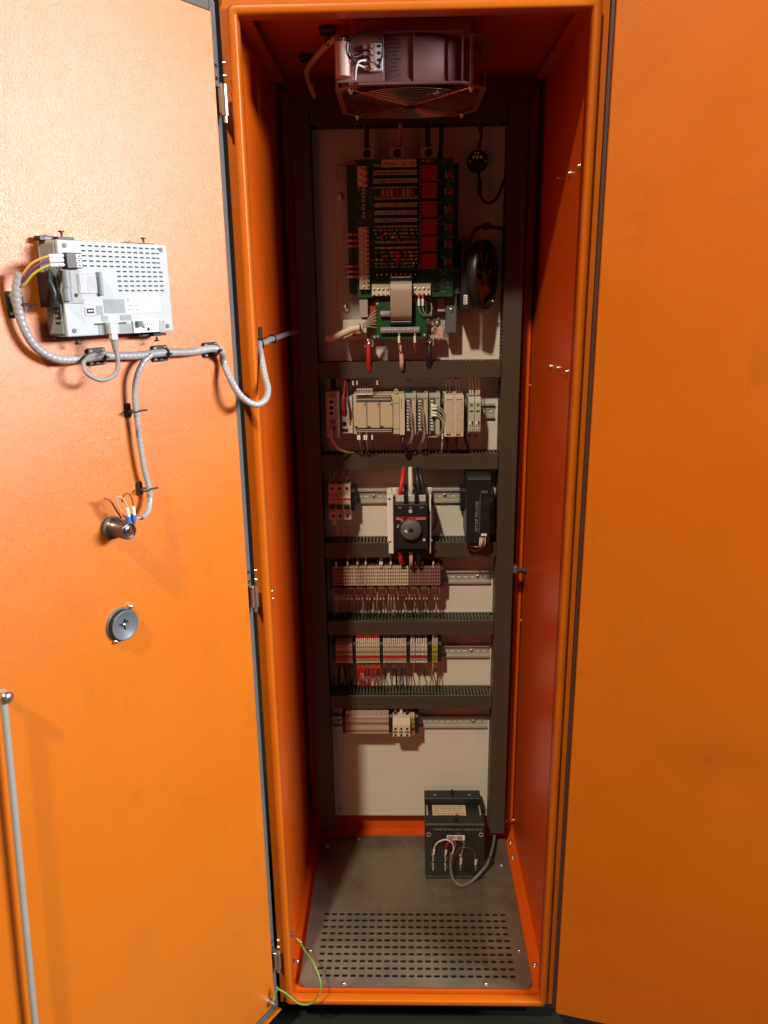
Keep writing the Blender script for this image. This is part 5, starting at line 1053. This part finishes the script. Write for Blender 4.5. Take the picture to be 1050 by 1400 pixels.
MB(TD).box(0.2660, 0.2810, 0.0475, 0.0580, 1.4530, 1.4690).build('plug_body', 'clear_cap', np_, 0.0008); MB(TD).box(0.2685, 0.2785, 0.0490, 0.0565, 1.4450, 1.4660).build('plug_core', 'grey_light', np_, 0.0008)
MB(TD).cyl((0.2725, 0.0525, 1.4455), (0.2722, 0.0520, 1.4300), 0.0052, 12, 0.0034).build('strain_relief', 'wire_grey', np_)
def clip_pad(label, u, z, w_, h_, tie):
    t_ = thing('cable_clip', label, 'cable clip', D(u, 0.0, z), 'black cable clips on the left door')
    MB(TD).prism(rrect(u-w_/2, u+w_/2, z-h_/2, z+h_/2, 0.003, 3), 0.0004, 0.0048).build('pad', 'charcoal', t_, 0.0006)
    if w_ > 0.012:
        for su in (-1, 1):
            for sz in (-1, 1): MB(TD).box(u+su*w_*0.34-0.0020, u+su*w_*0.34+0.0020, 0.0049, 0.0056, z+sz*h_*0.34-0.0015, z+sz*h_*0.34+0.0015).build('pad_rib', 'grey', t_)
    if tie == 'h': MB(TD).torus((u, 0.0165, z), (1, 0, 0.15), 0.0078, 0.0015, 18, 6).box(u-0.002, u+0.002, 0.023, 0.030, z-0.002, z+0.002).build('tie', 'black', t_)
    else: MB(TD).torus((u, 0.0165, z), (0, 0.1, 1), 0.0070, 0.0013, 18, 6).cyl((u-0.006, 0.0200, z), (u-0.018, 0.0240, z), 0.0015, 7).build('tie', 'black', t_)
clip_pad('black cable clip left of the operator panel', 0.3785, 1.4935, 0.0220, 0.0330, 'v')
clip_pad('black cable clip below the operator panel, under the cable loop', 0.2690, 1.4205, 0.0290, 0.0240, 'h')
clip_pad('black cable clip where the thin cable branches off downward', 0.1580, 1.4175, 0.0290, 0.0240, 'h')
clip_pad('black cable clip nearest to the door hinge', 0.0560, 1.4165, 0.0300, 0.0240, 'h')
clip_pad('upper narrow black clip on the thin hanging cable', 0.2255, 1.3385, 0.0090, 0.0220, 'v')
clip_pad('lower narrow black clip on the thin hanging cable', 0.2190, 1.2180, 0.0090, 0.0220, 'v')
wc = thing('cable_clip', 'black cable clip on the left inner wall of the cabinet', 'cable clip', (-0.286, 0.14, 1.42))
MB().box(-0.2870, -0.2830, 0.128, 0.150, 1.4160, 1.4440).build('pad', 'charcoal', wc, 0.0006)
for y in (0.064, 0.205): MB().torus((-0.2742, y, 1.4188), (0.03, 1, 0.02), 0.0070, 0.0018, 18, 6).box(-0.2700, -0.2660, y-0.002, y+0.002, 1.4100, 1.4140).build('tie', 'black', wc)
# key switch with blue spade connectors
ks = thing('key_switch', 'dark cylindrical key switch with blue connectors on the left door', 'switch', D(0.2745, 0, 1.17))
MB(TD).lathe((0.2745, 0.0002, 1.1700), (0, 1, 0), [(0.0, 0.0), (0.0165, 0.0), (0.0165, 0.004), (0.0150, 0.0055), (0.0150, 0.010), (0.0128, 0.0105), (0.0128, 0.041), (0.0122, 0.043), (0.0112, 0.0432), (0.0110, 0.041), (0, 0.041)], 28).build('barrel', 'gunmetal', ks)
MB(TD).lathe((0.2745, 0.0003, 1.1700), (0, 1, 0), [(0.0170, 0.003), (0.0175, 0.004), (0.0175, 0.008), (0.0155, 0.0085)], 28).build('lock_nut', 'grey_dark', ks)
MB(TD).lathe((0.2745, 0.0412, 1.1700), (0, 1, 0), [(0.0, 0.0018), (0.0040, 0.0018), (0.0109, 0.0010), (0.0109, 0.0)], 24).build('end_cap', 'chrome', ks)
for t in (30, 120, 210, 300):
    t = math.radians(t); MB(TD).box(0.2745+0.0062*math.cos(t)-0.0022, 0.2745+0.0062*math.cos(t)+0.0022, 0.0428, 0.0436, 1.170+0.0062*math.sin(t)-0.0014, 1.170+0.0062*math.sin(t)+0.0014).build('contact', 'ink', ks)
for k, u in enumerate((0.2705, 0.2610)):
    MB(TD).box(u-0.0030, u+0.0030, 0.034, 0.042, 1.1815, 1.1925).build('spade_connector', 'blue', ks, 0.001); MB(TD).box(u-0.0018, u+0.0018, 0.036, 0.040, 1.1765, 1.1814).build('spade', 'zinc', ks)
G10 = 'wires of the key switch'
wire('pink wire pair looping up from the left blue connector of the key switch', G10, [D(0.2420, 0.030, 1.1815), D(0.2550, 0.030, 1.1830), D(0.2720, 0.032, 1.1900), D(0.2820, 0.034, 1.2080), D(0.2855, 0.036, 1.2200), D(0.2810, 0.039, 1.2240), D(0.2750, 0.041, 1.2150), D(0.2705, 0.041, 1.2000), D(0.2703, 0.040, 1.1905)], 0.0013, 'wire_pink', 6, sleeve=[(D(0.2725, 0.041, 1.2050), D(0.2703, 0.040, 1.1915), 0.0026)])
wire('red brown wire curving to the left blue connector of the key switch', G10, [D(0.2700, 0.022, 1.1860), D(0.2800, 0.026, 1.2000), D(0.2900, 0.028, 1.2180), D(0.2980, 0.026, 1.2230)], 0.0014, 'red_brown', 6)
wire('red brown wire curving to the right blue connector of the key switch', G10, [D(0.2750, 0.034, 1.2140), D(0.2735, 0.037, 1.2230), D(0.2680, 0.040, 1.2265), D(0.2630, 0.041, 1.2180), D(0.2612, 0.041, 1.2050), D(0.2608, 0.040, 1.1905)], 0.0013, 'red_brown', 6, sleeve=[(D(0.2614, 0.041, 1.2050), D(0.2608, 0.040, 1.1915), 0.0024)], sl_mat='ink_glint_white')
# round grey knob base
kb = thing('lock_disc', 'round grey dished disc of the door lock below the key switch', 'lock disc', D(0.2750, 0, 1.00))
MB(TD).lathe((0.2760, 0.0003, 1.0135), (0, 1, 0), [(0.0270, 0.0), (0.0270, 0.002), (0.0240, 0.0022), (0.0240, 0.0110), (0.0232, 0.0118), (0.0215, 0.0110), (0.0060, 0.0060), (0.0, 0.0058)], 40).build('dish', 'disc_grey', kb)
MB(TD).lathe((0.2760, 0.0003, 1.0135), (0, 1, 0), [(0.0243, 0.0022), (0.0246, 0.003), (0.0246, 0.0100), (0.0243, 0.0105)], 40).build('rim_band', 'black', kb)
for t in (20, 110, 150, 260):
    t = math.radians(t); mb = MB(TD); u, z = 0.2760, 1.0140
    mb.prism([(u+0.0005*math.sin(t), z), (u+0.0085*math.cos(t)-.0011*math.sin(t), z+0.0085*math.sin(t)+.0011*math.cos(t)), (u+0.0085*math.cos(t)+.0011*math.sin(t), z+0.0085*math.sin(t)-.0011*math.cos(t))], 0.0062, 0.0090); mb.build('spider', 'ink', kb)
bolt(MB(TD), (0.2770, 0.0085, 1.0145), (0, 1, 0), 0.0028, 0.003).build('screw', 'zinc', kb)
for u, z in ((0.2580, 1.0370), (0.2910, 0.9900)): bolt(MB(TD), (u, 0.0003, z), (0, 1, 0), 0.0040, 0.007).build('screw', 'zinc', kb)
# earth strap between door and cabinet
wire('green and yellow earth wire looping between the left door and the cabinet', None, [D(0.0170, 0.014, 0.062), D(0.0110, 0.020, 0.078), (-0.2980, -0.028, 0.078), (-0.2780, -0.030, 0.066), (-0.2490, -0.032, 0.040), (-0.2210, -0.030, 0.043), (-0.2030, -0.025, 0.080), (-0.2190, 0.000, 0.112), (-0.2430, 0.035, 0.112), (-0.2560, 0.062, 0.108)], 0.0021, 'green_wire', 8, sleeve=[(D(0.0150, 0.013, 0.064), D(0.0165, 0.010, 0.046), 0.0032), ((-0.2540, 0.061, 0.107), (-0.2660, 0.068, 0.112), 0.0034)], sl_mat='yellow', cat='wire', name='earth_wire')
es = MB(TD).cyl((0.0190, 0.0, 0.038), (0.0190, 0.004, 0.038), 0.0085, 14); es.cyl((0.0190, 0.004, 0.038), (0.0190, 0.018, 0.038), 0.0032, 10); es.cyl((0.0190, 0.006, 0.038), (0.0190, 0.011, 0.038), 0.0060, 6)
es.build('earth_stud', 'zinc', ldoor)
MB().cyl((-0.2870, 0.075, 0.118), (-0.2700, 0.075, 0.118), 0.0034, 10).cyl((-0.2800, 0.075, 0.118), (-0.2740, 0.075, 0.118), 0.0065, 6).build('earth_stud', 'zinc', cab)
# cable clamp fixing to the right rail
cl = thing('wall_clamp', 'small grey cable clamp fixed to the right rail half way up', 'clamp', (0.268, 0.47, 0.835))
MB().cyl((0.2560, 0.470, 0.8420), (0.2860, 0.500, 0.8260), 0.0070, 14).build('clamp_body', 'grey_dark', cl); MB().box(0.2480, 0.2600, 0.462, 0.480, 0.8340, 0.8520).build('clamp_jaw', 'grey_dark', cl, 0.002)

# ================================================================== labels that single out each wire of a row
ORD = 'first second third fourth fifth sixth seventh eighth ninth tenth eleventh twelfth thirteenth fourteenth fifteenth sixteenth seventeenth eighteenth nineteenth twentieth'.split()
ORD += ['twenty-'+o for o in ORD[:9]]+['thirtieth']
rows = {}
for o in list(C.objects):
    if o.parent is None and o.get('category') == 'wire': rows.setdefault(o['label'], []).append(o)
for lb, ob in rows.items():
    if len(ob) < 2: continue
    vert = 'tan terminal strip' in lb or 'fanning' in lb or 'hanging in front' in lb or 'arching right' in lb
    ob.sort(key=lambda o: (-o.data.vertices[0].co.z if vert else o.data.vertices[0].co.x))
    for k, o in enumerate(ob): o['label'] = ORD[k]+(' from top: ' if vert else ' from left: ')+lb
